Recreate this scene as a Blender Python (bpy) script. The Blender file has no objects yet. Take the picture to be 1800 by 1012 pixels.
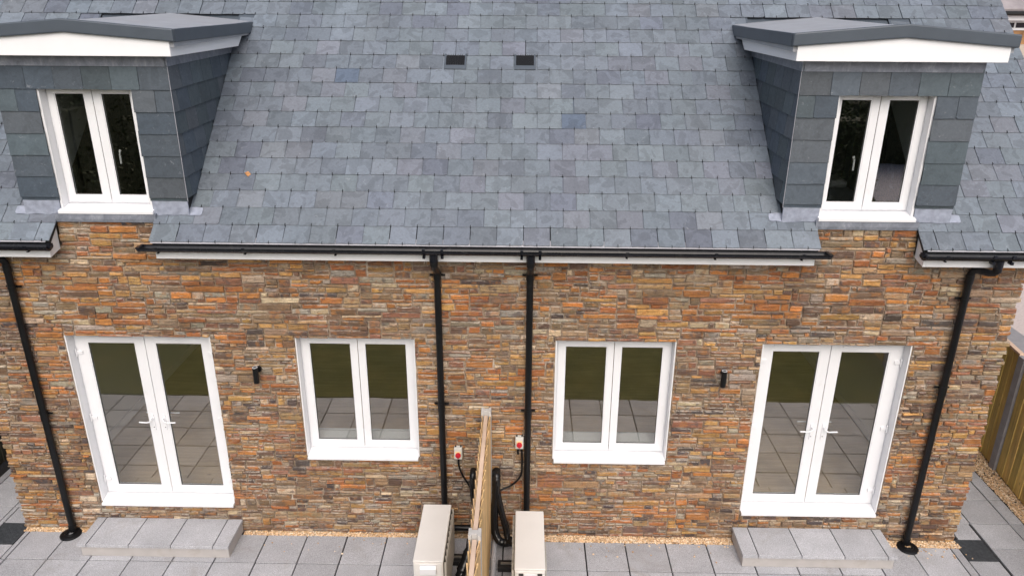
import bpy, bmesh, math, random
from mathutils import Vector, Matrix, noise as mnoise
random.seed(7)
scene = bpy.context.scene
COL = scene.collection
PI = math.pi

# ------------------------------------------------------------------ camera
def set_camera():
    p, yw, rl = .3751, -.0148, .0061
    fwd = Vector((math.sin(yw)*math.cos(p), math.cos(yw)*math.cos(p), -math.sin(p)))
    right = Vector((math.cos(yw), -math.sin(yw), 0))
    up = right.cross(fwd)
    r2 = right*math.cos(rl) + up*math.sin(rl)
    u2 = -right*math.sin(rl) + up*math.cos(rl)
    cam = bpy.data.cameras.new('camera')
    ob = bpy.data.objects.new('camera', cam)
    COL.objects.link(ob)
    m = Matrix((r2, u2, -fwd)).transposed().to_4x4()
    m.translation = Vector((.3735, -6.9514, 5.7262))
    ob.matrix_world = m
    cam.sensor_width = 36
    cam.lens = 1334.3/1800*36
    cam.clip_start = .05
    cam.clip_end = 900
    scene.camera = ob
    return m.translation.copy(), fwd
CAM, FWD = set_camera()

# ------------------------------------------------------------------ light
SUN_EL, SUN_AZ = math.radians(46), math.radians(174)      # azimuth measured from +Y clockwise
world = bpy.data.worlds.new('World')
scene.world = world
world.use_nodes = True
wn = world.node_tree
wn.nodes.clear()
sky = wn.nodes.new('ShaderNodeTexSky')
sky.sky_type = 'NISHITA'
sky.sun_disc = False
sky.sun_elevation = SUN_EL
sky.sun_rotation = SUN_AZ
sky.dust_density = 6
sky.ozone_density = 1.0
hs = wn.nodes.new('ShaderNodeHueSaturation')
hs.inputs['Saturation'].default_value = .78
bg = wn.nodes.new('ShaderNodeBackground')
bg.inputs['Strength'].default_value = .15
wo = wn.nodes.new('ShaderNodeOutputWorld')
wn.links.new(sky.outputs[0], hs.inputs['Color'])
wn.links.new(hs.outputs[0], bg.inputs['Color'])
wn.links.new(bg.outputs[0], wo.inputs['Surface'])
sl = bpy.data.lights.new('sun', 'SUN')
sl.energy = 1.0
sl.angle = math.radians(70)
sl.color = (1, .985, .965)
so = bpy.data.objects.new('sun', sl)
COL.objects.link(so)
sdir = Vector((math.sin(SUN_AZ)*math.cos(SUN_EL), math.cos(SUN_AZ)*math.cos(SUN_EL), math.sin(SUN_EL)))
so.rotation_euler = sdir.to_track_quat('Z', 'Y').to_euler()
scene.view_settings.view_transform = 'Standard'
scene.view_settings.look = 'None'
scene.view_settings.exposure = .11
scene.view_settings.gamma = 1
scene.view_settings.use_curve_mapping = False
scene.render.engine = 'CYCLES'
scene.cycles.use_denoising = True
scene.cycles.max_bounces = 8
scene.cycles.transparent_max_bounces = 12

# ------------------------------------------------------------------ materials
def nmat(name):
    m = bpy.data.materials.new(name)
    m.use_nodes = True
    nt = m.node_tree
    return m, nt, nt.nodes['Principled BSDF']

class G:
    """tiny node helper"""
    def __init__(s, nt): s.nt = nt
    def n(s, t, **k):
        x = s.nt.nodes.new(t)
        for a, b in k.items(): setattr(x, a, b)
        return x
    def link(s, a, b): s.nt.links.new(a, b)
    def coord(s, scale=(1, 1, 1), rot=(0, 0, 0)):
        tc = s.n('ShaderNodeTexCoord')
        mp = s.n('ShaderNodeMapping')
        mp.inputs['Scale'].default_value = scale
        mp.inputs['Rotation'].default_value = rot
        s.link(tc.outputs['Object'], mp.inputs['Vector'])
        return mp.outputs[0]
    def noise(s, vec, scale, detail=4, rough=.55, w=None, dist=0):
        x = s.n('ShaderNodeTexNoise')
        if w is not None:
            x.noise_dimensions = '4D'
            s.link(w, x.inputs['W'])
        x.inputs['Scale'].default_value = scale
        x.inputs['Detail'].default_value = detail
        x.inputs['Roughness'].default_value = rough
        x.inputs['Distortion'].default_value = dist
        s.link(vec, x.inputs['Vector'])
        return x.outputs['Fac']
    def ramp(s, fac, stops, interp='LINEAR'):
        r = s.n('ShaderNodeValToRGB')
        r.color_ramp.interpolation = interp
        e = r.color_ramp.elements
        while len(e) < len(stops): e.new(.5)
        for el, (p, c) in zip(e, stops):
            el.position = p
            el.color = (c, c, c, 1) if isinstance(c, (int, float)) else (*c, 1)
        s.link(fac, r.inputs['Fac'])
        return r.outputs['Color']
    def mix(s, f, a, b, blend='MIX'):
        x = s.n('ShaderNodeMix', data_type='RGBA', blend_type=blend)
        for i, v in ((0, f), (6, a), (7, b)):
            if isinstance(v, (int, float)): x.inputs[i].default_value = v if i == 0 else (v, v, v, 1)
            elif isinstance(v, tuple): x.inputs[i].default_value = (*v, 1)
            else: s.link(v, x.inputs[i])
        return x.outputs[2]
    def math(s, op, a, b=0.):
        x = s.n('ShaderNodeMath', operation=op)
        for i, v in enumerate((a, b)):
            if isinstance(v, (int, float)): x.inputs[i].default_value = v
            else: s.link(v, x.inputs[i])
        return x.outputs[0]
    def attr(s, name='tint'):
        x = s.n('ShaderNodeAttribute', attribute_name=name)
        return x.outputs['Color'], x.outputs['Alpha']
    def bump(s, h, bsdf, strength=.5, dist=.01):
        b = s.n('ShaderNodeBump')
        b.inputs['Strength'].default_value = strength
        b.inputs['Distance'].default_value = dist
        s.link(h, b.inputs['Height'])
        s.link(b.outputs[0], bsdf.inputs['Normal'])

def plain(name, col, rough=.5, var=.0, vs=8., spec=.5, metal=0., bump=0., bs=60., wear=None):
    m, nt, b = nmat(name)
    g = G(nt)
    b.inputs['Roughness'].default_value = rough
    b.inputs['Specular IOR Level'].default_value = spec
    b.inputs['Metallic'].default_value = metal
    c = g.coord()
    f = g.noise(c, vs, 5)
    lo = tuple(x*(1-var) for x in col); hi = tuple(x*(1+var) for x in col)
    colr = g.ramp(f, [(.3, lo), (.7, hi)])
    if wear:
        f2 = g.noise(c, wear[1], 6, .65)
        colr = g.mix(g.ramp(f2, [(wear[2], 0.), (wear[2]+.12, wear[3])]), colr, wear[0])
    g.link(colr, b.inputs['Base Color'])
    if bump: g.bump(g.noise(c, bs, 4), b, bump, .004)
    return m

def mat_stone():
    m, nt, b = nmat('riven_stone')
    g = G(nt)
    tint, al = g.attr()
    w = g.math('MULTIPLY', al, 60.)
    c = g.coord((1, 1, 1))
    cs = g.coord((6, 6, 62))
    streak = g.noise(cs, 1., 6, .62, w, .6)
    fine = g.noise(c, 60, 5, .65, w)
    blot = g.noise(c, 11, 4, .6, w)
    col = g.mix(1., tint, g.ramp(streak, [(.24, .28), (.46, .88), (.60, 1.15), (.76, 1.9)]), 'MULTIPLY')
    col = g.mix(1., col, g.ramp(fine, [(.3, .68), (.7, 1.28)]), 'MULTIPLY')
    reg = g.noise(g.coord((1.5, 1.5, 2.6)), 1.3, 5, .65)
    col = g.mix(.12, col, g.ramp(reg, [(.32, (.15, .09, .06)), (.48, (.36, .20, .09)), (.62, (.36, .29, .22))]))
    # iron staining and dark bands of the stone itself
    col = g.mix(g.ramp(blot, [(.53, 0.), (.62, .6)]), col, (.38, .165, .05))
    blot2 = g.noise(c, 14, 4, .6, g.math('ADD', w, 9.))
    col = g.mix(g.ramp(blot2, [(.55, 0.), (.64, .65)]), col, (.095, .07, .07))
    # lime bloom left by the pointing
    lime = g.noise(cs, 1.3, 6, .7, g.math('ADD', w, 31.))
    big = g.noise(c, 2.2, 3)
    lf = g.math('MULTIPLY', g.ramp(lime, [(.55, 0.), (.66, .7)]), g.ramp(big, [(.37, .07), (.62, 1.)]))
    col = g.mix(lf, col, (.62, .53, .43))
    rim = g.n('ShaderNodeAttribute', attribute_name='rim').outputs['Fac']
    edge = g.noise(c, 26, 4, .7)
    rf = g.math('MULTIPLY', g.ramp(rim, [(.0, 0.), (.55, 1.)]), g.ramp(edge, [(.40, 0.), (.56, .85)]))
    col = g.mix(g.math('MULTIPLY', rf, g.ramp(big, [(.39, .10), (.62, .9)])), col, (.60, .54, .47))
    g.link(col, b.inputs['Base Color'])
    b.inputs['Roughness'].default_value = .8
    b.inputs['Specular IOR Level'].default_value = .35
    h = g.math('ADD', g.math('MULTIPLY', streak, 1.2), g.math('MULTIPLY', fine, .5))
    g.bump(h, b, 1., .016)
    return m

def mat_slate(name, rough=.5, patch=1.0):
    m, nt, b = nmat(name)
    g = G(nt)
    tint, al = g.attr()
    w = g.math('MULTIPLY', al, 80.)
    c = g.coord()
    p = g.noise(c, 5.5, 3, .5, w, .8)
    fine = g.noise(c, 45, 5, .65, w)
    vein = g.noise(c, 14, 6, .7, g.math('ADD', w, 11.), 1.5)
    lay = g.ramp(p, [(0, .86), (.40, .92), (.445, .97), (.455, 1.16), (.60, 1.10), (.61, .95), (1., .89)], 'LINEAR')
    col = g.mix(patch, tint, lay, 'MULTIPLY')
    col = g.mix(1., col, g.ramp(fine, [(.3, .86), (.7, 1.14)]), 'MULTIPLY')
    col = g.mix(g.ramp(vein, [(.61, 0.), (.70, .42)]), col, (.36, .38, .42))
    rust = g.noise(c, 4, 5, .7, g.math('ADD', w, 23.))
    col = g.mix(g.ramp(rust, [(.70, 0.), (.80, .10)]), col, (.24, .20, .18))
    g.link(col, b.inputs['Base Color'])
    wash = g.noise(g.coord((1.2, .35, .35)), 1.1, 5, .6)
    col = g.mix(1., col, g.ramp(wash, [(.3, .88), (.7, 1.1)]), 'MULTIPLY')
    nt.links.new(col, b.inputs['Base Color'])
    g.link(g.ramp(vein, [(.3, rough-.08), (.7, rough+.12)]), b.inputs['Roughness'])
    b.inputs['Specular IOR Level'].default_value = .5
    h = g.math('ADD', g.math('MULTIPLY', p, 1.5), g.math('MULTIPLY', vein, .5))
    g.bump(g.math('ADD', h, g.math('MULTIPLY', fine, .25)), b, .45, .006)
    return m

def mat_paving():
    m, nt, b = nmat('granite_aggregate_paving')
    g = G(nt)
    tint, al = g.attr()
    w = g.math('MULTIPLY', al, 50.)
    c = g.coord()
    sp = g.noise(c, 170, 2, .6)
    sp2 = g.noise(c, 70, 3, .6, w)
    cl = g.noise(c, 3.2, 5, .6, w)
    col = g.mix(1., tint, g.ramp(sp, [(.32, .62), (.5, 1.), (.68, 1.45)]), 'MULTIPLY')
    col = g.mix(1., col, g.ramp(sp2, [(.3, .85), (.7, 1.15)]), 'MULTIPLY')
    col = g.mix(1., col, g.ramp(cl, [(.3, .86), (.7, 1.1)]), 'MULTIPLY')
    st = g.noise(c, 1.7, 6, .68, None, 1.)
    col = g.mix(g.ramp(st, [(.56, 0.), (.72, .45)]), col, (.25, .225, .20))
    g.link(col, b.inputs['Base Color'])
    b.inputs['Roughness'].default_value = .75
    g.bump(sp, b, .35, .003)
    return m

def mat_wood(name, col, axis=2, rough=.7, contrast=.35):
    m, nt, b = nmat(name)
    g = G(nt)
    tint, al = g.attr()
    sc = [26, 26, 26]; sc[axis] = 1.4
    c = g.coord(tuple(sc))
    w = g.math('MULTIPLY', al, 40.)
    f = g.noise(c, 1., 6, .6, w, .4)
    f2 = g.noise(g.coord(), 2.5, 3, .5, w)
    k = g.ramp(f, [(.28, 1-contrast), (.7, 1+contrast)])
    c1 = g.mix(1., g.mix(1., tuple(col), tint, 'MULTIPLY'), k, 'MULTIPLY')
    c1 = g.mix(1., c1, g.ramp(f2, [(.3, .82), (.7, 1.15)]), 'MULTIPLY')
    kn = g.n('ShaderNodeTexVoronoi')
    kn.inputs['Scale'].default_value = 4.5
    kc = [1, 1, 1]; kc[axis] = .5
    g.link(g.coord(tuple(kc)), kn.inputs['Vector'])
    c1 = g.mix(g.ramp(kn.outputs['Distance'], [(.03, .65), (.075, 0.)]), c1, tuple(x*.35 for x in col))
    g.link(c1, b.inputs['Base Color'])
    b.inputs['Roughness'].default_value = rough
    g.bump(f, b, .3, .004)
    return m

def mat_tinted(name, rough=.8, var=.25, scale=40, bump=.3):
    m, nt, b = nmat(name)
    g = G(nt)
    tint, al = g.attr()
    f = g.noise(g.coord(), scale, 4, .6, g.math('MULTIPLY', al, 30.))
    g.link(g.mix(1., tint, g.ramp(f, [(.3, 1-var), (.7, 1+var)]), 'MULTIPLY'), b.inputs['Base Color'])
    b.inputs['Roughness'].default_value = rough
    g.bump(f, b, bump, .004)
    return m

def mat_glass():
    m = bpy.data.materials.new('double_glazing')
    m.use_nodes = True
    nt = m.node_tree
    nt.nodes.clear()
    g = G(nt)
    geo = g.n('ShaderNodeNewGeometry')
    dot = g.n('ShaderNodeVectorMath', operation='DOT_PRODUCT')
    g.link(geo.outputs['Incoming'], dot.inputs[0])
    g.link(geo.outputs['Normal'], dot.inputs[1])
    a = g.math('ABSOLUTE', dot.outputs['Value'])
    k = g.math('POWER', g.math('SUBTRACT', 1., a), 5.)
    R0 = .19
    fr = g.math('ADD', R0, g.math('MULTIPLY', k, 1-R0))
    tr = g.n('ShaderNodeBsdfTransparent')
    tr.inputs['Color'].default_value = (.93, .95, .94, 1)
    gl = g.n('ShaderNodeBsdfGlossy')
    gl.inputs['Roughness'].default_value = .0
    bp = g.n('ShaderNodeBump')
    bp.inputs['Strength'].default_value = .02
    bp.inputs['Distance'].default_value = .02
    g.link(g.noise(g.coord(), 2.2, 2), bp.inputs['Height'])
    g.link(bp.outputs[0], gl.inputs['Normal'])
    gl.inputs['Color'].default_value = (1, .93, .86, 1)
    mx = g.n('ShaderNodeMixShader')
    g.link(fr, mx.inputs[0]); g.link(tr.outputs[0], mx.inputs[1]); g.link(gl.outputs[0], mx.inputs[2])
    out = g.n('ShaderNodeOutputMaterial')
    g.link(mx.outputs[0], out.inputs['Surface'])
    return m

def mat_lead():
    m, nt, b = nmat('sheet_lead')
    g = G(nt)
    c = g.coord()
    f = g.noise(c, 9, 6, .7, None, .8)
    f2 = g.noise(g.coord((30, 30, 4)), 1., 5, .7)
    col = g.ramp(f, [(.3, (.15, .165, .20)), (.55, (.24, .26, .31)), (.75, (.40, .42, .48))])
    col = g.mix(g.ramp(f2, [(.55, 0.), (.75, .5)]), col, (.42, .44, .50))
    g.link(col, b.inputs['Base Color'])
    b.inputs['Roughness'].default_value = .5
    b.inputs['Metallic'].default_value = .25
    g.bump(f, b, .4, .006)
    return m

def mat_grass():
    m, nt, b = nmat('lawn_grass')
    g = G(nt)
    c = g.coord()
    f = g.noise(c, 1.6, 7, .75)
    f2 = g.noise(c, 38, 4, .7)
    col = g.ramp(f, [(.3, (.065, .082, .012)), (.52, (.105, .11, .015)), (.75, (.18, .155, .035))])
    col = g.mix(1., col, g.ramp(f2, [(.3, .45), (.7, 1.5)]), 'MULTIPLY')
    g.link(col, b.inputs['Base Color'])
    b.inputs['Roughness'].default_value = .9
    g.bump(f2, b, 1., .03)
    return m

M = dict(
    stone=mat_stone(),
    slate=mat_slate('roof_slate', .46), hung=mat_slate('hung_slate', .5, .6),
    paving=mat_paving(), glass=mat_glass(), lead=mat_lead(), grass=mat_grass(),
    mortar=plain('lime_mortar', (.28, .21, .15), .9, .4, 30, bump=.5, wear=((.60, .53, .45), 4, .55, .85)),
    upvc=plain('white_upvc', (.78, .79, .82), .32, .025, 3, wear=((.60, .59, .56), 7, .60, .25)),
    fascia=plain('white_fascia_board', (.84, .85, .88), .38, .03, 2),
    grp=plain('sky_sheen_gelcoat', (.36, .375, .41), .42, .10, 5, bump=.15, bs=140, wear=((.36, .36, .38), 3, .5, .5)),  # same gelcoat as the edge trim, with sky sheen put into its colour
    trim=plain('grey_edge_trim', (.068, .085, .108), .45, .08, 5, bump=.1, bs=120),
    black=plain('black_pvc', (.007, .0075, .009), .36, .2, 5, spec=.3, wear=((.05, .045, .04), 11, .60, .3)),
    gutter=plain('black_gutter_pvc', (.009, .010, .015), .25, .2, 5, wear=((.06, .06, .06), 14, .56, .35), spec=.35),
    blackgloss=plain('black_wrapped_lagging', (.012, .012, .013), .22, .3, 12, bump=.5, bs=14),
    rubber=plain('black_rubber', (.018, .018, .02), .7, .3, 20),
    plaster=plain('white_plaster', (.76, .77, .76), .9, .03, 2),
    floor=mat_wood('oak_floor', (.56, .40, .24), 0, .45, .2),
    carpet=plain('dimmed_room_carpet', (.17, .165, .165), .95, .2, 40),  # room dimness put into the floor colour as well
    dimwall=plain('dimmed_room_wall', (.035, .042, .06), .8, .05, 3),  # dimness of the upper rooms put into the wall colour
    leadpale=plain('weathered_lead', (.29, .32, .40), .5, .22, 16, bump=.3, bs=40),
    felt=plain('dark_felt', (.018, .019, .022), .9),
    joint=plain('dark_joint_sand', (.010, .009, .009), .95, .4, 60),
    soil=plain('bare_ground', (.19, .16, .13), .95, .3, 2, bump=.4, bs=20),
    pebble=mat_tinted('golden_gravel', .75, .25, 120),
    cream=plain('cream_painted_steel', (.78, .76, .735), .42, .03, 3, wear=((.5, .45, .38), 9, .66, .3)),
    creamdark=plain('deeper_cream_plastic', (.50, .47, .42), .5, .03, 3),  # deeper cream for the coil guard and fan grille
    coil=plain('dark_coil_fins', (.045, .042, .04), .6, .4, 90),
    concrete=plain('pale_concrete', (.50, .48, .46), .85, .12, 14, bump=.3, bs=80),
    greycon=plain('grey_concrete', (.27, .265, .28), .85, .12, 10, bump=.3, bs=80),
    newwood=mat_wood('pale_new_timber', (.66, .43, .21), 2),
    cutwood=mat_wood('sawn_timber_edge', (.64, .49, .38), 1, .8, .15),
    oldwood=mat_wood('olive_treated_timber', (.64, .46, .15), 2),
    darkwood=mat_wood('dark_timber', (.030, .026, .016), 2),  # very dark timber tone for the left fence
    red=plain('red_plastic', (.55, .012, .03), .35), yellow=plain('pale_yellow_plate', (.80, .62, .33), .5),
    box=plain('pale_grey_plastic', (.62, .62, .58), .45),
    palestrip=plain('pale_grey_strip', (.40, .40, .44), .5),
    lens=plain('frosted_lens', (.55, .57, .6), .25),
    cover=plain('dark_recessed_cover', (.05, .055, .062), .6, .35, 25, bump=.6, bs=70, wear=((.10, .10, .10), 30, .6, .5)),
    nstone=plain('neighbour_orange_stone', (.36, .20, .09), .85, .5, 5, bump=.5, bs=9),
    clay=plain('clay_vent', (.27, .19, .12), .85, .2, 30),
    step=plain('step_riser_render', (.44, .42, .41), .8, .06, 8, bump=.25, bs=60, wear=((.30, .25, .2), 3, .6, .35)),
    pale=plain('pale_render', (.50, .44, .38), .9, .1, 4, bump=.3),
    yard=plain('pale_pink_gravel_yard', (.52, .45, .43), .95, .18, 30, bump=.5),
    tarmac=plain('pale_concrete_drive', (.44, .43, .49), .9, .2, 20),
    nroof=plain('neighbour_slate', (.31, .28, .29), .6, .18, 3),
    darkglass=plain('dark_window_glass', (.03, .025, .035), .15),
    leafm=mat_tinted('hedge_leaf', .7, .3, 6, .1),
    bedding=plain('blue_grey_bedding', (.34, .35, .43), .9, .06, 8, bump=.4, bs=18),
    leaf=plain('dry_leaf', (.52, .25, .10), .7, .3, 40),
    pipewhite=plain('pale_grey_waste_pipe', (.55, .56, .6), .45),
    steel=plain('satin_steel', (.5, .48, .45), .4, metal=.8),
)

# ------------------------------------------------------------------ mesh helpers
class MB:
    def __init__(s, sx=1):
        s.v, s.f, s.c, s.sx, s.rim = [], [], [], sx, {}
    def add(s, vs, fs, col=(1, 1, 1, .5)):
        o = len(s.v)
        for p in vs:
            s.v.append((p[0]*s.sx, p[1], p[2])); s.c.append(col)
        for f in fs: s.f.append([i+o for i in f])
        return s
    def box(s, x0, x1, y0, y1, z0, z1, col=(1, 1, 1, .5)):
        v = [(x, y, z) for z in (z0, z1) for y in (y0, y1) for x in (x0, x1)]
        return s.add(v, [(0, 2, 3, 1), (4, 5, 7, 6), (0, 1, 5, 4), (2, 6, 7, 3), (0, 4, 6, 2), (1, 3, 7, 5)], col)
    def prism(s, poly, fn, lo, hi, col=(1, 1, 1, .5), inset=0., insh=0.):
        """poly of (a,b); fn(a,b,h)->xyz; lo, hi numbers or functions of (a,b)"""
        n = len(poly)
        L = lo if callable(lo) else (lambda a, b: lo)
        H = hi if callable(hi) else (lambda a, b: hi)
        v = [fn(a, b, L(a, b)) for a, b in poly]
        fs = [tuple(range(n))]
        if inset:
            v += [fn(a, b, H(a, b)-insh) for a, b in poly]
            ca = sum(p[0] for p in poly)/n; cb = sum(p[1] for p in poly)/n
            q = []
            for a, b in poly:
                d = math.hypot(a-ca, b-cb) or 1
                q.append((a-(a-ca)/d*inset*1.3, b-(b-cb)/d*inset*1.3))
            v += [fn(a, b, H(a, b)) for a, b in q]
            for k in (0, n):
                fs += [(k+i, k+(i+1) % n, k+n+(i+1) % n, k+n+i) for i in range(n)]
            fs.append(tuple(range(3*n-1, 2*n-1, -1)))
        else:
            v += [fn(a, b, H(a, b)) for a, b in poly]
            fs += [(i, (i+1) % n, n+(i+1) % n, n+i) for i in range(n)]
            fs.append(tuple(range(2*n-1, n-1, -1)))
        return s.add(v, fs, col)
    def ring(s, x0, x1, z0, z1, wl, wr, wb, wt, y0, y1):
        o = [(x0, z0), (x1, z0), (x1, z1), (x0, z1)]
        i = [(x0+wl, z0+wb), (x1-wr, z0+wb), (x1-wr, z1-wt), (x0+wl, z1-wt)]
        v = [(a, y, b) for y in (y0, y1) for r in (o, i) for a, b in r]
        fs = []
        for k in range(4):
            n = (k+1) % 4
            fs += [(k, n, 4+n, 4+k), (8+k, 12+k, 12+n, 8+n), (k, 8+k, 8+n, n), (4+k, 4+n, 12+n, 12+k)]
        return s.add(v, fs)
    def tube(s, pts, r, n=12, caps=True, rads=None):
        pts = [Vector(p) for p in pts]
        t0 = (pts[1]-pts[0]).normalized()
        u = t0.orthogonal().normalized()
        vs, fs = [], []
        for i, p in enumerate(pts):
            if i == 0: t = t0
            elif i == len(pts)-1: t = (pts[-1]-pts[-2]).normalized()
            else: t = ((pts[i+1]-p).normalized()+(p-pts[i-1]).normalized()).normalized()
            u = (u-t*u.dot(t)).normalized()
            w = t.cross(u)
            rr = rads[i] if rads else r
            for k in range(n):
                a = 2*PI*k/n
                vs.append(tuple(p+(u*math.cos(a)+w*math.sin(a))*rr))
        for i in range(len(pts)-1):
            for k in range(n):
                fs.append((i*n+k, i*n+(k+1) % n, (i+1)*n+(k+1) % n, (i+1)*n+k))
        if caps:
            fs.append(tuple(range(n))); fs.append(tuple(range(len(vs)-1, len(vs)-n-1, -1)))
        return s.add(vs, fs)
    def build(s, name, mat, parent=None, bevel=0., smooth=False, kind=None, recalc=True):
        me = bpy.data.meshes.new(name)
        me.from_pydata(s.v, [], s.f)
        if recalc:
            bm = bmesh.new(); bm.from_mesh(me)
            bmesh.ops.recalc_face_normals(bm, faces=bm.faces)
            bm.to_mesh(me); bm.free()
        at = me.attributes.new('tint', 'FLOAT_COLOR', 'POINT')
        flat = [x for c in s.c for x in c]
        at.data.foreach_set('color', flat)
        if s.rim:
            ra = me.attributes.new('rim', 'FLOAT', 'POINT')
            ra.data.foreach_set('value', [s.rim.get(i, 0.) for i in range(len(s.v))])
        me.materials.append(mat)
        if smooth: me.polygons.foreach_set('use_smooth', [True]*len(me.polygons))
        ob = bpy.data.objects.new(name, me)
        COL.objects.link(ob)
        if parent: ob.parent = parent
        if kind: ob['kind'] = kind
        if bevel:
            b = ob.modifiers.new('edge', 'BEVEL')
            b.width = bevel; b.segments = 2; b.limit_method = 'ANGLE'; b.angle_limit = math.radians(35)
        if smooth:
            try: me.set_sharp_from_angle(angle=math.radians(40))
            except Exception: pass
        return ob

def thing(name, label, cat, loc=(0, 0, 0), group=None, rotz=0):
    o = bpy.data.objects.new(name, None)
    COL.objects.link(o)
    o.empty_display_size = .2
    o.location = loc
    o.rotation_euler = (0, 0, rotz)
    return tag(o, label, cat, group)
def tag(o, label, cat, group=None):
    o['label'] = label; o['category'] = cat
    if group: o['group'] = group
    return o
def child(name, parent):
    o = bpy.data.objects.new(name, None)
    COL.objects.link(o); o.parent = parent; o.empty_display_size = .1
    return o
def dup(o, parent=None):
    c = o.copy(); COL.objects.link(c); c.parent = parent
    for ch in list(o.children): dup(ch, c)
    return c

def wall_cells(mb, xs, zs, solid, y0, y1):
    """solid wall with openings; only outer faces are made"""
    nx, nz = len(xs)-1, len(zs)-1
    S = lambda i, j: 0 <= i < nx and 0 <= j < nz and solid((xs[i]+xs[i+1])/2, (zs[j]+zs[j+1])/2)
    for i in range(nx):
        for j in range(nz):
            if not S(i, j): continue
            a, b, c, d = xs[i], xs[i+1], zs[j], zs[j+1]
            q = lambda *p: mb.add(p, [(0, 1, 2, 3)])
            q((a, y0, c), (b, y0, c), (b, y0, d), (a, y0, d))
            q((a, y1, d), (b, y1, d), (b, y1, c), (a, y1, c))
            if not S(i-1, j): q((a, y1, c), (a, y0, c), (a, y0, d), (a, y1, d))
            if not S(i+1, j): q((b, y0, c), (b, y1, c), (b, y1, d), (b, y0, d))
            if not S(i, j-1): q((a, y1, c), (b, y1, c), (b, y0, c), (a, y0, c))
            if not S(i, j+1): q((a, y0, d), (b, y0, d), (b, y1, d), (a, y1, d))

def clip_half(poly, fn):
    """keep the part of poly where fn(p) >= 0"""
    out = []
    for i, p in enumerate(poly):
        q = poly[(i+1) % len(poly)]
        a, b = fn(p), fn(q)
        if a >= 0: out.append(p)
        if (a >= 0) != (b >= 0):
            t = a/(a-b)
            out.append((p[0]+(q[0]-p[0])*t, p[1]+(q[1]-p[1])*t))
    return out

def bez(pts, n=8):
    """Catmull-Rom through pts"""
    P = [Vector(p) for p in pts]
    P = [P[0]*2-P[1]] + P + [P[-1]*2-P[-2]]
    out = []
    for i in range(1, len(P)-2):
        for k in range(n):
            t = k/n
            a, b, c, d = P[i-1], P[i], P[i+1], P[i+2]
            out.append(.5*((2*b)+(c-a)*t+(2*a-5*b+4*c-d)*t*t+(3*b-3*c+d-a)*t**3))
    out.append(P[-2])
    return out

def depth_of(p): return (Vector(p)-CAM).dot(FWD)

# ================================================================== THE SETTING
MB().box(-260, 260, -260, 260, -.4, -.062).build('ground', M['soil'], kind='structure')
lawn = MB()
lawn.box(-8.8, 6.34, -15.4, -2.79, -.0615, -.008)
lawn.build('lawn', M['grass'], kind='structure')
MB().box(6.75, 60, -1.0, 60, -.0615, .9).build('neighbour_yard', M['yard'], kind='structure')
MB().box(6.75, 60, -30, -1.001, -.0615, .85).build('neighbour_drive', M['tarmac'], kind='structure')

# ================================================================== THE HOUSE
house = thing('semi_detached_house', 'pair of stone fronted houses under one grey slate roof with two dormers', 'house')
ANG = .7223
EY, EZ = -.21, 3.49
CA, SA = math.cos(ANG), math.sin(ANG)
GA, SW = .1965, .2515
def RP(x, s, n=0.): return (x, EY+s*CA-n*SA, EZ+s*SA+n*CA)

# ---- front wall with its openings
OPEN = []
for sx in (1, -1):
    for a, b, c, d in ((2.804, 4.304, .345, 2.412), (.716, 1.937, .984, 2.42)):
        OPEN.append((min(a*sx, b*sx), max(a*sx, b*sx), c, d))
xs = sorted({-5.22, 5.22, -4.115, -3.12, 3.12, 4.115, *[o[0] for o in OPEN], *[o[1] for o in OPEN]})
zs = sorted({-.1, 3.37, 3.63, *[o[2] for o in OPEN], *[o[3] for o in OPEN]})
def wsolid(x, z):
    if z > 3.37 and not (3.12 < abs(x) < 4.115): return False
    return not any(o[0] < x < o[1] and o[2] < z < o[3] for o in OPEN)
mb = MB()
wall_cells(mb, xs, zs, wsolid, .007, .30)
front_wall = mb.build('front_wall', M['mortar'], house)

# ---- coursed rubble: skyline packing
def pack(x0, x1, z0, z1, rng):
    segs = [[x0, x1, z0]]
    out = []
    HS = [.026, .034, .042, .050, .058, .066, .078, .09]
    HW = [1.0, 1.9, 2.6, 2.7, 2.4, 2.0, 1.3, .6]
    while True:
        i = min(range(len(segs)), key=lambda k: segs[k][2])
        a, b, z = segs[i]
        if z >= z1-.001: break
        W = b-a
        zl = segs[i-1][2] if i > 0 else None
        zr = segs[i+1][2] if i+1 < len(segs) else None
        w = min(.40, max(.055, rng.lognormvariate(math.log(.165+.03*min(1, max(0, (z-1.2)/1.6))), .5)))
        if W-w < .055: w = W if W < .42 else W/2
        left = rng.random() < .5
        full = w >= W-1e-6
        up = min(1, max(0, (z-1.2)/1.6))
        h = rng.choices(HS, [q*(1.9-1.5*up if k < 3 else (.55+1.0*up if k > 3 else 1)) for k, q in enumerate(HW)])[0]
        if w < .09: h = min(h, .05)
        nb = [q-z for q in ((zl if (left or full) else None), (zr if (not left or full) else None)) if q is not None and .022 < q-z < .095]
        if nb and rng.random() < .55: h = rng.choice(nb)
        for q in (zl, zr):
            if q is not None and abs(q-(z+h)) < .011 and .02 < q-z: h = q-z
        if z1-(z+h) < .022: h = z1-z
        s0, s1 = (a, a+w) if (left or full) else (b-w, b)
        out.append((s0, s1, z, z+h))
        new = []
        if s0 > a+1e-6: new.append([a, s0, z])
        new.append([s0, s1, z+h])
        if s1 < b-1e-6: new.append([s1, b, z])
        segs[i:i+1] = new
        k = 0
        while k < len(segs)-1:
            if abs(segs[k][2]-segs[k+1][2]) < 1e-4:
                segs[k][1] = segs[k+1][1]; del segs[k+1]
            else: k += 1
    return out

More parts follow.
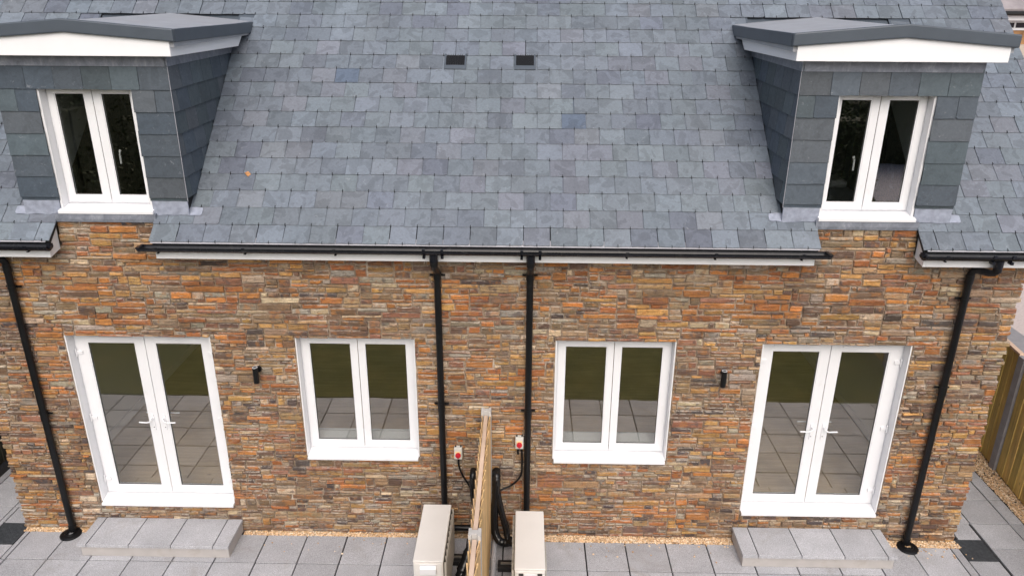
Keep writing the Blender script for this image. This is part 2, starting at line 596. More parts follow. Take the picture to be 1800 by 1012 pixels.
def subtract(r, h):
    a, b, c, d = r
    if h[0] >= b or h[1] <= a or h[2] >= d or h[3] <= c: return [r]
    out = []
    if a < h[0]: out.append((a, h[0], c, d))
    if b > h[1]: out.append((h[1], b, c, d))
    a2, b2 = max(a, h[0]), min(b, h[1])
    if c < h[2]: out.append((a2, b2, c, h[2]))
    if d > h[3]: out.append((a2, b2, h[3], d))
    return out

PAL = [((.48, .185, .05), 3.0), ((.34, .115, .038), 2.1), ((.50, .28, .095), 2.8), ((.36, .235, .125), 3.0),
       ((.30, .215, .14), 2.6), ((.19, .11, .072), 2.6), ((.12, .076, .064), 1.9), ((.055, .050, .058), 1.0),
       ((.58, .46, .32), 1.5), ((.27, .12, .075), 1.9), ((.34, .30, .245), 2.1), ((.23, .16, .10), 1.8)]
def stone_tint(rng, z, x=0.):
    w = [b for _, b in PAL]
    warm = .72+.36*min(1, max(0, z/3.2))
    n = mnoise.noise(Vector((x*1.1, z*2.2, 3.7)))       # courses come from the same bed: neighbours lean one way
    m = mnoise.noise(Vector((x*.9+40, z*1.6, 9.1)))
    for i in (0, 1, 2, 9): w[i] *= warm*(1+1.6*n)
    for i in (5, 6, 7): w[i] *= max(.25, 1-1.4*n)
    for i in (8, 10, 4): w[i] *= max(.2, 1+2.0*m)
    w = [max(.05, q) for q in w]
    c = rng.choices([p for p, _ in PAL], w)[0]
    k = rng.uniform(.64, 1.25)
    return (c[0]*k*rng.uniform(.93, 1.07), c[1]*k, c[2]*k*rng.uniform(.9, 1.1), rng.random())

def add_stone(mb, r, rng):
    a, b, c, d = r
    w, h = b-a, d-c
    g = rng.uniform(.0015, .0034)
    j = min(.010, h*.20)
    J = lambda: rng.uniform(-j, j)
    n = 3 if w > .12 else 2
    nx = [a+g+(w-2*g)*k/n for k in range(n+1)]
    out = []
    for k, x in enumerate(nx): out.append((x+(rng.uniform(0, j) if k == 0 else (-rng.uniform(0, j) if k == n else J())), c+g+rng.uniform(0, j)))
    for k, x in enumerate(reversed(nx)): out.append((x+(-rng.uniform(0, j) if k == 0 else (rng.uniform(0, j) if k == n else J())), d-g-rng.uniform(0, j)))
    N = len(out)
    proud = rng.uniform(.001, .019)
    cx, cz = (a+b)/2, (c+d)/2
    ins = min(.0055, h*.13)
    vs = [(x, .022, z) for x, z in out]
    vs += [(x, -proud+rng.uniform(.002, .005), z) for x, z in out]
    for x, z in out:
        vs.append((x-math.copysign(min(ins*1.3, w*.2), x-cx), -proud-rng.uniform(.0, .008), z-math.copysign(ins, z-cz)))
    fs = []
    for k in (0, N):
        fs += [(k+i, k+(i+1) % N, k+N+(i+1) % N, k+N+i) for i in range(N)]
    o = 2*N
    for i in range(n):        # quads between lower and upper row of the face, each with its own tilt
        fs.append((o+i, o+i+1, o+N-2-i, o+N-1-i))
    o = len(mb.v)
    for i in range(2*N): mb.rim[o+i] = 1.
    mb.add(vs, fs, stone_tint(rng, cz, cx))

rng = random.Random(11)
rects = pack(-5.24, 5.24, -.03, 3.635, rng)
HOLES = OPEN + [(-9, -4.118, 3.375, 9), (-3.118, 3.118, 3.375, 9), (4.118, 9, 3.375, 9)]
VENTS = [(x-.055, x+.055, z-.032, z+.032) for x, z in ((-2.62, .32), (2.53, .32), (4.516, .285), (.66, .315))]
HOLES += VENTS
stones = []
for r in rects:
    todo = [r]
    for h in HOLES:
        todo = [q for t in todo for q in subtract(t, h)]
    for q in todo:
        if q[1]-q[0] > .014 and q[3]-q[2] > .011:
            e = rng.uniform(-.02, .018)
            q = list(q)
            if q[0] < -5.239: q[0] += e
            if q[1] > 5.239: q[1] -= e
            stones.append(tuple(q))
def px_area(q):
    d = depth_of(((q[0]+q[1])/2, 0, (q[2]+q[3])/2))
    return (q[1]-q[0])*(q[3]-q[2])/d**2 if q[3] < 3.3 or 3.15 < abs(q[0]) < 4.05 else 0
stones.sort(key=px_area, reverse=True)
rest = MB()
for i, q in enumerate(stones):
    if i < 298:
        one = MB(); add_stone(one, q, rng)
        one.build('stone', M['stone'], front_wall)
    else: add_stone(rest, q, rng)
rest.build('stone', M['stone'], front_wall, kind='stuff')

for a, b, c, d in VENTS:
    v = MB().ring(a+.003, b-.003, c+.003, d-.003, .006, .006, .006, .006, -.006, .02)
    for k in range(8):
        x = a+.012+k*(b-a-.024)/7
        v.box(x-.0035, x+.0035, -.003, .018, c+.0095, d-.0095)
    v.build('air_brick', M['clay'], house)

# ---- gables, back wall, inner rooms
for sx in (1, -1):
    g = MB(sx)
    poly = [(.30, -.1), (8.0, -.1), (8.0, 3.55), (4.2, 7.15), (.302, 3.63)]
    g.prism(poly, lambda a, b, h: (h, a, b), 4.93, 5.215)
    g.build('gable_wall', M['mortar'], house)
    st = MB(sx)
    r2 = random.Random(21+sx)
    for q in pack(.045, 2.4, -.03, 3.6, r2):
        if q[3] > 3.6+ (q[0]-.3)*.88: continue
        t = MB(); add_stone(t, q, r2)
        st.add([(5.215-p[1], p[0], p[2]) for p in t.v], t.f, t.c[0])
    st.build('side_stone', M['stone'], house, kind='stuff')
MB().box(-4.93, 4.93, 7.7, 8.0, -.1, 3.5).build('back_wall', M['mortar'], house)
MB().box(-4.925, 4.925, .301, 7.69, .1, .345).build('ground_floor', M['floor'], house)
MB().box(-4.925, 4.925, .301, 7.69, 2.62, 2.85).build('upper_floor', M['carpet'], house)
p = MB()
p.box(-.12, .12, .302, 7.69, .347, 2.618)
p.box(-4.92, -.122, 4.3, 4.4, .347, 2.618); p.box(.122, 4.92, 4.3, 4.4, .347, 2.618)
for sx in (1, -1):
    p.box(*sorted((4.86*sx, 4.925*sx)), .302, 4.298, .347, 2.618)
p.build('inner_wall', M['plaster'], house)
sk = MB()
for sx in (1, -1):
    sk.box(*sorted((4.843*sx, 4.859*sx)), .304, 4.298, .347, .46)
sk.build('skirting_board', M['upvc'], house)
p = MB()
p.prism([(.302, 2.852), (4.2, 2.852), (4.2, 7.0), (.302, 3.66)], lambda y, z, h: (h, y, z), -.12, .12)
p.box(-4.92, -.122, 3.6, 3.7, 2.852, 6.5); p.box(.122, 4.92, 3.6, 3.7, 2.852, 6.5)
p.build('upper_inner_wall', M['dimwall'], house)

# ---- roof deck
DEX = 2.825, 4.375
SR = 4.41/CA
pieces = [(-2.825, 2.825, .0, SR)]
for sx in (1, -1):
    pieces += [(*sorted((2.8252*sx, 4.3748*sx)), 2.965, SR), (*sorted((4.375*sx, 5.66*sx)), 0., SR),
               (*sorted((2.8252*sx, 3.125*sx)), 0., .265), (*sorted((4.105*sx, 4.3748*sx)), 0., .265)]
dk = MB(); inn = MB()
for a, b, c, d in pieces:
    dk.prism([(a, c), (b, c), (b, d), (a, d)], lambda x, s, n: RP(x, s, n), -.05, -.004)
    if d > 1: inn.prism([(a, max(c, .55)), (b, max(c, .55)), (b, d-.1), (a, d-.1)], lambda x, s, n: RP(x, s, n), -.17, -.15)
roof = dk.build('roof', M['felt'], house)
inn.build('sloping_ceiling', M['plaster'], house)
bk = MB()
bk.prism([(-5.69, 0), (5.69, 0), (5.69, SR), (-5.69, SR)], lambda x, s, n: (x, 8.61-s*CA+n*SA, EZ+s*SA+n*CA), -.05, .01, (.17, .19, .22, .3))
bk.build('back_roof', M['slate'], house)
rt = MB()
for k in range(25):
    x = -5.69+k*.455
    rt.prism([(4.2-.14, 7.28), (4.2, 7.41), (4.2+.14, 7.28), (4.2+.12, 7.26), (4.2, 7.375), (4.2-.12, 7.26)], lambda y, z, h: (h, y, z), x+.003, min(x+.452, 5.69), (.12, .13, .16, k/25))
rt.build('ridge_tile', M['slate'], roof, kind='stuff')

def slate_tint(rng, base=(.140, .165, .197), blue=False):
    k = rng.uniform(.86, 1.12)
    r = rng.random()
    if blue: return (.088, .116, .165, rng.random())
    if r < .12: c = (.118, .136, .170)
    elif r < .26: c = (.147, .163, .196)
    elif r < .42: c = (.128, .152, .182)
    else: c = base
    return (c[0]*k, c[1]*k*rng.uniform(.98, 1.02), c[2]*k*rng.uniform(.97, 1.03), rng.random())

def slate_poly(a, b, c, d, rng, edge=.0016):
    """outline with a dressed lower edge and now and then a broken corner"""
    J = lambda: rng.uniform(-edge, edge)
    P = []
    n = 4
    for k in range(n+1):
        P.append((a+(b-a)*k/n+(J() if 0 < k < n else 0), c+J()*1.6))
    if rng.random() < .14:
        e = rng.uniform(.008, .022); P[0] = (a, c+e*.8); P.insert(1, (a+e, c))
    if rng.random() < .14:
        e = rng.uniform(.008, .022); P[-1] = (b-e, c); P.append((b, c+e*.8))
    for k in (1, 2): P.append((b+J(), c+(d-c)*k/3))
    P += [(b, d), (a, d)]
    for k in (2, 1): P.append((a+J(), c+(d-c)*k/3))
    return P

def add_slate(mb, a, b, s0, L, rng):
    blue = any(a < x < b and s0 < s < s0+GA for x, s in ((.87, 1.49), (-1.50, 2.10)))
    P = slate_poly(a, b, s0, s0+L, rng)
    lift = rng.uniform(-.0012, .0016); tilt = rng.uniform(-.0015, .0015)
    top = lambda x, s: .0165+lift+tilt*(x-a)/(b-a)-.0165*(s-s0)/.41
    mb.prism(P, lambda x, s, n: RP(x, s, n), lambda x, s: top(x, s)-.0085, top, slate_tint(rng, blue=blue), .0022, .0015)

rng = random.Random(5)
todo = []; hooks = MB()
VENTSL = [(-.4935, -.2505), (.2555, .4905)]
ROWS = int((SR-.1)/GA)
for k in range(ROWS):
    s0 = k*GA
    if k < 2: iv = [(-3.147, 3.147), (4.083, 5.69), (-5.69, -4.083)]
    elif k < 14: iv = [(-2.806, 2.806), (4.394, 5.69), (-5.69, -4.394)]
    elif k == 14: iv = [(-2.648, 2.648), (4.604, 5.69), (-5.69, -4.604)]
    else: iv = [(-5.69, 5.69)]
    ph = 1.132 if k % 2 == 0 else 1.132+SW/2
    for x0, x1 in iv:
        p0 = ph
        if x0 > 4: p0 = 4.479+(0 if k % 2 == 0 else SW/2)
        if x1 < -4: p0 = -4.479+(0 if k % 2 == 0 else SW/2)
        e = [x0]
        j = math.ceil((x0-p0)/SW)
        while p0+j*SW < x1-1e-4:
            q = p0+j*SW
            if q > x0+.07 and q < x1-.07: e.append(q)
            j += 1
        e.append(x1)
        for a, b in zip(e[:-1], e[1:]):
            jx = rng.uniform(-.0022, .0022)
            a2, b2 = a+.0026+jx, b-.0026+jx
            if k == 11 and any(a2 < v[1]-.06 and b2 > v[0]+.06 for v in VENTSL): continue
            L = .41
            if k < 2 and 2.75 < abs((a+b)/2) < 4.45:
                L = min(.41, .352-s0)
                if k == 1 and abs(abs((a+b)/2)-3.6) > .70: L = .41
            if k in (12, 13) and 2.6 < abs((a+b)/2) < 4.6 : L = min(L, .41)
            todo.append((a2, b2, s0+rng.uniform(-.0018, .0018), L, k))
            if k < 18:
                hx = (a+b)/2
                hooks.prism([(hx-.003, s0-.005), (hx+.003, s0-.005), (hx+.003, s0+.019), (hx-.003, s0+.019)], lambda x, s, n: RP(x, s, n), .006, .0205)
def sl_area(t):
    c = RP((t[0]+t[1])/2, t[2]+.1)
    u = (c[0]-.37)/depth_of(c)
    return (t[1]-t[0])/depth_of(c)**2 if abs(u) < .68 and t[4] < 17 else 0
todo.sort(key=sl_area, reverse=True)
rest = MB()
for i, t in enumerate(todo):
    if i < 298:
        one = MB(); add_slate(one, *t[:4], rng)
        one.build('slate', M['slate'], roof)
    else: add_slate(rest, *t[:4], rng)
rest.build('slate', M['slate'], roof, kind='stuff')
hooks.build('slate_hook', M['black'], roof, kind='stuff')
# inline roof vents
for a, b in VENTSL:
    s0 = 11*GA-.004
    v = MB()
    f = lambda x, s, n: RP(x, s, n)
    R = lambda x0, x1, c, d, lo, hi: v.prism([(x0, c), (x1, c), (x1, d), (x0, d)], f, lo, hi)
    R(a+.004, b-.004, s0, s0+.055, .004, .021)
    R(a+.004, a+.022, s0+.0552, s0+.215, .004, .021)
    R(b-.022, b-.004, s0+.0552, s0+.215, .004, .021)
    o = v.build('roof_vent', M['trim'], roof, .002)
    lv = MB()
    lv.prism([(a+.023, s0+.056), (b-.023, s0+.056), (b-.023, s0+.215), (a+.023, s0+.215)], f, .0108, .0128)
    for q in range(1, 8):
        c = a+.023+q*(b-a-.046)/8
        lv.prism([(c-.0015, s0+.058), (c+.0015, s0+.058), (c+.0015, s0+.212), (c-.0015, s0+.212)], f, .013, .0195)
    lv.build('vent_louvre', M['black'], roof)

# ---- eaves: fascia, soffit, box ends, verge boards, gutters
for x0, x1, nm in ((-3.10, 3.10, 0), (4.155, 5.64, 1), (-5.64, -4.155, 1)):
    MB().box(x0, x1, -.178, -.158, 3.318, 3.452).build('fascia', M['fascia'], house, .002)
    MB().box(x0+.002, x1-.002, -.157, -.001, 3.338, 3.35).build('soffit', M['fascia'], house)
    MB().prism([(x0-.03, -.012), (x1+.03, -.012), (x1+.03, .06), (x0-.03, .06)], lambda x, s, n: RP(x, s, n), -.001, .004).build('eaves_strip', M['palestrip'], house)  # thin pale strip between the lowest slates and the gutter
for sx in (1, -1):
    for xa, xb in ((3.101, 3.114), (4.128, 4.1545)):
        poly = [(-.178, 3.318), (-.01, 3.352), (-.004, 3.655), (-.175, 3.506)]
        MB(sx).prism(poly, lambda y, z, h: (h, y, z), xa, xb).build('eaves_end', M['fascia'], house)
    v = MB(sx)
    v.prism([(-.20, 3.30), (4.2, 7.20), (4.2, 7.36), (-.22, 3.46)], lambda y, z, h: (h, y, z), 5.645, 5.668)
    v.build('verge_board', M['fascia'], house)

def gutter_run(x0, x1, brackets, outlets, capl, capr):
    yc, zc, ro, ri = -.243, 3.462, .056, .0525
    n = 12
    prof = [(yc+ro*math.cos(PI+PI*k/n), zc+ro*math.sin(PI+PI*k/n)) for k in range(n+1)]
    prof += [(yc+ri*math.cos(-PI*k/n), zc+ri*math.sin(-PI*k/n)) for k in range(n+1)]
    g = MB()
    g.prism(prof, lambda y, z, h: (h, y, z), x0, x1)
    go = g.build('gutter', M['gutter'], house, smooth=True)
    def collar(x, hw, r, nm):
        c = MB()
        pr = [(yc+r*math.cos(PI+PI*k/n), zc+.004+r*math.sin(PI+PI*k/n)) for k in range(n+1)]
        pr += [(yc+(ro+.0004)*math.cos(-PI*k/n), zc+.004+(ro+.0004)*math.sin(-PI*k/n)) for k in range(n+1)]
        c.prism(pr, lambda y, z, h: (h, y, z), x-hw, x+hw)
        return c
    for x in brackets:
        c = collar(x, .016, .0605, 'b')
        c.box(x-.014, x+.014, yc-ro-.007, yc-ro+.002, zc-.002, zc+.008)
        c.box(x-.010, x+.010, yc-.03, yc+.015, zc-.064, zc-.0585)
        c.build('gutter_bracket', M['gutter'], go)
    for x in outlets:
        c = collar(x, .085, .0615, 'o')
        for d in (-.085, .085):
            c.box(x+d-.014, x+d+.014, yc-ro-.014, yc-ro+.003, zc-.012, zc+.016)
            c.box(x+d-.012, x+d+.012, yc-ro-.004, yc+.0, zc-.075, zc-.05)
        c.tube([(x, yc, zc-.05), (x, yc, zc-.12)], .041, 16)
        c.build('gutter_outlet', M['gutter'], go)
    for x, on, d in ((x0, capl, -1), (x1, capr, 1)):
        if not on: continue
        c = MB()
        pr = [(yc+(ro+.004)*math.cos(PI+PI*k/n), zc+.003+(ro+.004)*math.sin(PI+PI*k/n)) for k in range(n+1)]
        c.prism(pr, lambda y, z, h: (h, y, z), x-d*.02, x+d*.008)
        pr2 = [(yc+.03*math.cos(PI+PI*k/n), zc-.004+.03*math.sin(PI+PI*k/n)) for k in range(n+1)]
        c.prism(pr2, lambda y, z, h: (h, y, z), x+d*.0082, x+d*.03)
        c.build('gutter_end_cap', M['gutter'], go, .003)
gutter_run(-3.225, 3.215, [-3.05, -2.23, -1.38, 1.34, 2.16, 2.96], [-.462, .448], True, True)
gutter_run(4.085, 5.74, [4.28, 5.35], [4.79], True, True)
gutter_run(-5.74, -4.085, [-4.28, -5.35], [-4.79], True, True)

def downpipe(xt, xb, zend, clips, elbow):
    r = .034
    if elbow:
        path = [(xt, -.243, 3.36), (xt, -.243, 3.31), (xt-math.copysign(.012, xt), -.225, 3.282), (xt-math.copysign(.035, xt), -.195, 3.272), (xb+math.copysign(.04, xt), -.10, 3.262), (xb+math.copysign(.012, xt), -.078, 3.25), (xb, -.068, 3.215), (xb, -.066, 3.12), (xb, -.066, zend)]
    else:
        path = [(xt, -.243, 3.36), (xt, -.243, 3.31), (xt+(xb-xt)*.2, -.225, 3.275), (xt+(xb-xt)*.8, -.095, 3.20), (xb, -.068, 3.165), (xb, -.066, 3.10), (xb, -.066, zend)]
    o = MB().tube(path, r, 18).build('downpipe', M['black'], house, smooth=True)
    def sock(a, b):
        MB().tube([a, b], .0385, 18).build('pipe_socket', M['black'], o, smooth=True)
    sock((xt, -.243, 3.35), (xt, -.243, 3.30))
    sock((xb, -.066, 3.17 if not elbow else 3.2), (xb, -.066, 3.10 if not elbow else 3.12))
    for z in clips:
        c = MB().tube([(xb, -.066, z-.012), (xb, -.066, z+.012)], .038, 18)
        c.box(xb-.075, xb+.075, -.04, -.026, z-.009, z+.009)
        c.box(xb-.012, xb+.012, -.032, .01, z-.007, z+.007)
        c.build('pipe_bracket', M['black'], o)
    if clips: sock((xb, -.066, clips[-1]+.03), (xb, -.066, clips[-1]-.07))
downpipe(-.462, -.455, 0., [3.13, 1.70], False)
downpipe(.448, .446, 0., [3.14, 1.63], False)
downpipe(4.79, 4.665, .03, [2.95, 1.97], True)
downpipe(-4.79, -4.665, .03, [2.96, 1.52], True)

# ---- windows and doors
def handle_mb(sx, x, y, z, lev, up=False):
    h = MB(sx)
    return h
def casement(sx, name, x0, x1, z0, z1, yf, glass, zg0, zg1, zfb, sill, hinge=False, lever=None, dormer=False):
    """x0..x1 z0..z1: structural opening; yf: outer face of the sashes; glass: x limits of the two panes"""
    xm = (glass[0][1]+glass[1][0])/2
    E_ = .0095          # bead and gasket cover the edge of the glass
    glass = [(a-E_, b+E_) for a, b in glass]; zg0 -= E_; zg1 += E_
    fr = MB(sx)
    fw = .034
    lt = .024 if dormer else .0135
    fr.ring(x0+lt, x1-lt, zfb, z1-.002, fw, fw, fw*.8, fw*.6, yf+.006, yf+.075)
    f = fr.build(name, M['upvc'], house, .004)
    xa, xb = x0+lt+fw-.018, x1-lt-fw+.018
    for (ga, gb), (sa, sb) in zip(glass, ((xa, xm-.0022), (xm+.0022, xb))):
        s = MB(sx)
        s.ring(sa, sb, zfb+.014, z1-.012, ga-sa, sb-gb, zg0-zfb-.014, z1-.012-zg1, yf-.006, yf+.0055)
        so_ = s.build('door_leaf' if lever else 'sash', M['upvc'], f, .005)
        bead = MB(sx).ring(ga-.0005, gb+.0005, zg0-.0005, zg1+.0005, .008, .008, .008, .008, yf-.001, yf+.03)
        bead.build('glazing_bead', M['upvc'], f)
        MB(sx).box(ga+.004, gb-.004, yf+.012, yf+.016, zg0+.004, zg1-.004).build('pane', M['glass'], f)
        gk = MB(sx).ring(ga+.0078, gb-.0078, zg0+.0078, zg1-.0078, .0035, .0035, .0035, .0035, yf+.004, yf+.0119)
        gk.build('gasket', M['rubber'], f)
        # trickle vent canopy on the head of the sash
        t = MB(sx)
        zt = zg1+(z1-.012-zg1)*.52
        t.box(ga+.01, gb-.01, yf-.018, yf-.0065, zt-.010, zt+.010)
        t.build('trickle_vent', M['upvc'], f, .004)
        if not lever:
            # stay and handle on the inner face of one sash
            pass
    # reveal liners
    for a, b in ((x0+.001, x0+lt-.001), (x1-lt+.001, x1-.001)):
        MB(sx).box(a, b, .004, yf+.08, z0+.03, z1-.001).build('reveal_liner', M['upvc'], f)
    # sill
    s = MB(sx)
    yb, yo, zf = yf+.03, sill[0], sill[1]
    prof = [(yb, zfb-.002), (yf-.008, zfb-.002), (yo+.004, zf+.030), (yo, zf+.026), (yo, zf), (yo+.03, zf), (yo+.032, zf+.006), (yb, zf+.006)]
    s.prism(prof, lambda y, z, h: (h, y, z), x0+.0135 if not dormer else x0-.012, x1-.0135 if not dormer else x1+.012)
    s.build('sill', M['upvc'], f, .002)
    if dormer:
        pass
    if hinge:
        for zc in (.60, 1.385, 2.17):
            for xa2, d in ((xa, -1), (xb, 1)):
                h = MB(sx)
                h.box(xa2-.062 if d > 0 else xa2+.006, xa2-.006 if d > 0 else xa2+.062, yf-.021, yf-.0065, zc-.019, zc+.019)
                h.tube([(xa2+d*.004, yf-.018, zc-.045), (xa2+d*.004, yf-.018, zc+.045)], .0085, 10)
                h.build('hinge', M['upvc'], f, .003)
    if lever:
        for d in (-1, 1):
            xh = xm+d*.062
            z = lever
            h = MB(sx)
            h.prism([(xh-.015, z-.12), (xh+.015, z-.12), (xh+.015, z+.07), (xh-.015, z+.07)], lambda x, zz, n: (x, n, zz), yf-.016, yf-.0065)
            h.tube([(xh, yf-.012, z+.03), (xh, yf-.052, z+.03), (xh+d*.02, yf-.058, z+.006), (xh+d*.05, yf-.058, z-.002), (xh+d*.135, yf-.052, z-.002)], .0085, 10)
            h.build('handle', M['upvc'], f, .003)
            MB(sx).tube([(xh, yf-.0165, z-.082), (xh, yf-.0155, z-.082)], .006, 10).build('keyhole', M['rubber'], f)
            q = MB(sx)
            q.tube([(xh, yf+.05, z+.03), (xh, yf+.10, z+.03), (xh+d*.12, yf+.10, z+.03)], .008, 8)
            q.build('inner_handle', M['upvc'], f)
    else:
        gx = glass[0][1]+.03 if not dormer else glass[0][1]-.0
        wb = MB(sx)
        if not dormer:
            wb.box(x0+.01, x1-.01, yf+.08, .42, zfb+.03, zfb+.055)
            wb.build('window_board', M['upvc'], f)
        h = MB(sx)
        xh = glass[1][0]+.012 if not dormer else glass[0][1]-.03
        zc = (zg0+zg1)/2-.06
        h.tube([(xh-.03, yf+.05, zc), (xh-.01, yf+.085, zc), (xh, yf+.09, zc-.04), (xh, yf+.085, zc-.13)], .009, 10)
        h.build('handle', M['upvc'], f)
    return f
def label_part(o, t): o['label'] = t
for sx in (1, -1):
    casement(sx, 'french_door', 2.804, 4.304, .345, 2.412, .12, ((2.962, 3.431), (3.662, 4.142)), .522, 2.276, .408, (-.035, .338), hinge=True, lever=1.36)
    casement(sx, 'window', .716, 1.937, .984, 2.42, .12, ((.832, 1.246), (1.410, 1.824)), 1.15, 2.30, 1.045, (-.035, .984))
    casement(sx, 'dormer_window', 3.157, 4.04, 3.715, 4.885, .10, ((3.246, 3.503), (3.675, 3.931)), 3.868, 4.808, 3.778, (-.045, 3.712), dormer=True)

# ---- dormers
def rooly(z): return EY+(z-EZ)*CA/SA
HT = (.118, .138, .146)
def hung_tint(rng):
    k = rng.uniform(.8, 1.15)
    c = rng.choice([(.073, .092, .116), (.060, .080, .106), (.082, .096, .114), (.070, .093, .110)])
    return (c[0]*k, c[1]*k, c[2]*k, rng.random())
for sx in (1, -1):
    rng = random.Random(40+sx)
    W = MB(sx)
    cut_x = [2.83, 3.157, 4.04, 4.37]; cut_z = [3.66, 3.72, 4.885, 5.165]
    wall_cells(W, cut_x, cut_z, lambda x, z: not (3.157 < x < 4.04 and 3.72 < z < 4.885), .012, .10)
    for a, b in ((2.83, 2.89), (4.31, 4.37)):
        W.prism([(.1005, 3.70), (rooly(5.165)-.02, 5.165), (.1005, 5.165)], lambda y, z, h: (h, y, z), a, b)
    D = W.build('dormer', M['felt'], house)
    ln = MB(sx)
    for a, b in ((2.8905, 2.905), (4.295, 4.3095)):
        ln.prism([(.1005, 3.42), (rooly(5.16)+.33, 5.16), (.1005, 5.16)], lambda y, z, h: (h, y, z), a, b)
    ln.build('inner_cheek', M['plaster'], D)
    # hung slates: front
    Z = [5.068, 4.862, 4.665, 4.465, 4.263, 4.062, 3.866]
    def hs_front(a, b, zb, zt):
        P = slate_poly(a+.0015, b-.0015, zb, zt, rng, .0014)
        lift = rng.uniform(-.001, .002)
        m = MB(sx)
        top = lambda x, z: .034+lift-.012*(z-zb)/.25
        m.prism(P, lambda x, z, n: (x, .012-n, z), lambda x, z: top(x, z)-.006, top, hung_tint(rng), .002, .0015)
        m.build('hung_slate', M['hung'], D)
    J0 = [2.804, 3.079, 3.332, 3.588, 3.85, 4.11, 4.397]
    for a, b in zip(J0[:-1], J0[1:]): hs_front(a, b, Z[1], Z[0]+.04)
    for r in range(1, 6):
        zb, zt = Z[r+1], Z[r]+.03
        hs = zt if r > 1 else 4.862
        if r == 1:
            spl = ((2.804, 2.958), (2.958, 3.166), (4.031, 4.225), (4.225, 4.397))
        else:
            e1, e2 = rng.uniform(-.004, .006), rng.uniform(-.004, .006)
            spl = ((2.804, 3.164+e1), (4.033-e2, 4.397))
        for a, b in spl: hs_front(a, b, zb, zt)
    for a, b in ((2.806, 3.164), (4.033, 4.394)):
        m = MB(sx)
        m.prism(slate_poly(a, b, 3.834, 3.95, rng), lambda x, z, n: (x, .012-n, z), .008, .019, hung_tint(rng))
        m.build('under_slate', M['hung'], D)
    # hung slates: cheeks
    for side, X, d in ((0, 2.83, -1), (1, 4.37, 1)):
        for r in range(6):
            zb, zt = Z[r+1], Z[r]+.035
            y = -.018 if r % 2 == 0 else -.018-.125
            while y < rooly(zt):
                a, b = max(y, -.016), y+.25
                y += .25
                if b-a < .05: continue
                P = [(a+.003, zb), ((a+b)/2, zb+rng.uniform(-.001, .001)), (b-.003, zb), (b-.003, zt), (a+.003, zt)]
                P = clip_half(P, lambda p: rooly(p[1])+.012-p[0])
                if len(P) < 3: continue
                m = MB(sx)
                top = lambda yy, z: .030-.018*(z-zb)/.25
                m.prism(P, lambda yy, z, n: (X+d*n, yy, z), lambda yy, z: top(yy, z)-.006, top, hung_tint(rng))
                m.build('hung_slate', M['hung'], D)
        if side == 0:
            m = MB(sx)
            xc = X+d*.0305
            m.box(xc-.0018, xc+.0018, -.0262, -.0205, 3.836, 5.064)
            m.build('corner_bead', M['palestrip'], D)
    # lead
    m = MB(sx)
    m.box(2.822, 4.378, -.0215, .0115, 5.066, 5.168)
    for a, b in ((2.803, 2.8295), (4.3705, 4.397)):
        m.prism([(-.012, 5.066), (rooly(5.066)+.01, 5.066), (rooly(5.168)+.01, 5.168), (-.012, 5.168)], lambda y, z, h: (h, y, z), a, b)
    m.build('lead_flashing', M['lead'], D)
    m = MB(sx)
    m.prism([(.011, 3.715), (-.036, 3.712), (-.040, 3.66), (-.036, 3.63), (-.022, 3.632), (-.018, 3.655), (.011, 3.66)], lambda y, z, h: (h, y, z), 3.128, 4.094)
    m.build('lead_apron', M['lead'], D)
    for a, b, d in ((2.70, 3.155, 1), (4.045, 4.50, -1)):
        P = []
        e = .035
        n = 7
        lo = [(a+(b-a)*k/n, .292+rng.uniform(-.006, .006)) for k in range(n+1)]
        hi = [(b-(b-a)*k/n, .385+rng.uniform(-.003, .003)) for k in range(n+1)]
        if d > 0: lo[0] = (a+.02, .294); lo.insert(0, (a+.005, .302)); hi[-1] = (a+.004, .378); hi.append((a, .36)); hi.append((a, .315))
        else: lo[-1] = (b-.02, .294); lo.append((b-.005, .302)); hi[0] = (b-.004, .378); hi.insert(0, (b, .36)); hi.insert(0, (b, .315))
        m = MB(sx)
        wv = {}
        m.prism(lo+hi, lambda x, s, n_: RP(x, s, n_), .0145, lambda x, s: .0195+.003*math.sin(x*37)+.002*math.sin(x*91))
        m.build('lead_soaker', M['leadpale'], D, .002)
        # upstand of the same lead against the foot of the front
        m = MB(sx)
        aa, bb = (2.815, 3.155) if d > 0 else (4.045, 4.39)
        m.box(aa, bb, -.004, .0115, 3.70, 3.84)
        m.build('lead_upstand', M['leadpale'], D)
    # roof of the dormer
    XC = 3.595
    def zt(x, e, pk): return pk-(pk-e)*abs(x-XC)/.955
    m = MB(sx)
    m.prism([(2.66, 5.24), (4.53, 5.24), (4.53, zt(4.53, 5.372, 5.452)), (XC, 5.452), (2.66, zt(2.66, 5.372, 5.452))], lambda x, z, h: (x, h, z), -.135, 2.02)
    m.build('dormer_roof', M['grp'], D)
    m = MB(sx)
    q = lambda x, s, n: RP(x, s, n)
    m.prism([(2.8255, 2.735), (4.3745, 2.735), (4.3745, 2.963), (2.8255, 2.963)], q, -.035, -.022)
    for a, b in ((2.652, 2.8253), (4.3747, 4.6)):
        m.prism([(a, 2.735), (b, 2.735), (b, 2.963), (a, 2.963)], q, -.0035, .001)
    m.build('roof_upstand', M['trim'], D)  # upstand's shade put into colour: darker copy of the dormer roof gelcoat
    m = MB(sx)
    fr = [(2.64, 5.283), (XC, 5.358), (4.55, 5.283), (4.55, 5.392), (XC, 5.472), (2.64, 5.392)]
    m.prism(fr, lambda x, z, h: (x, h, z), -.178, -.136)
    m.build('edge_trim', M['trim'], D, .012)
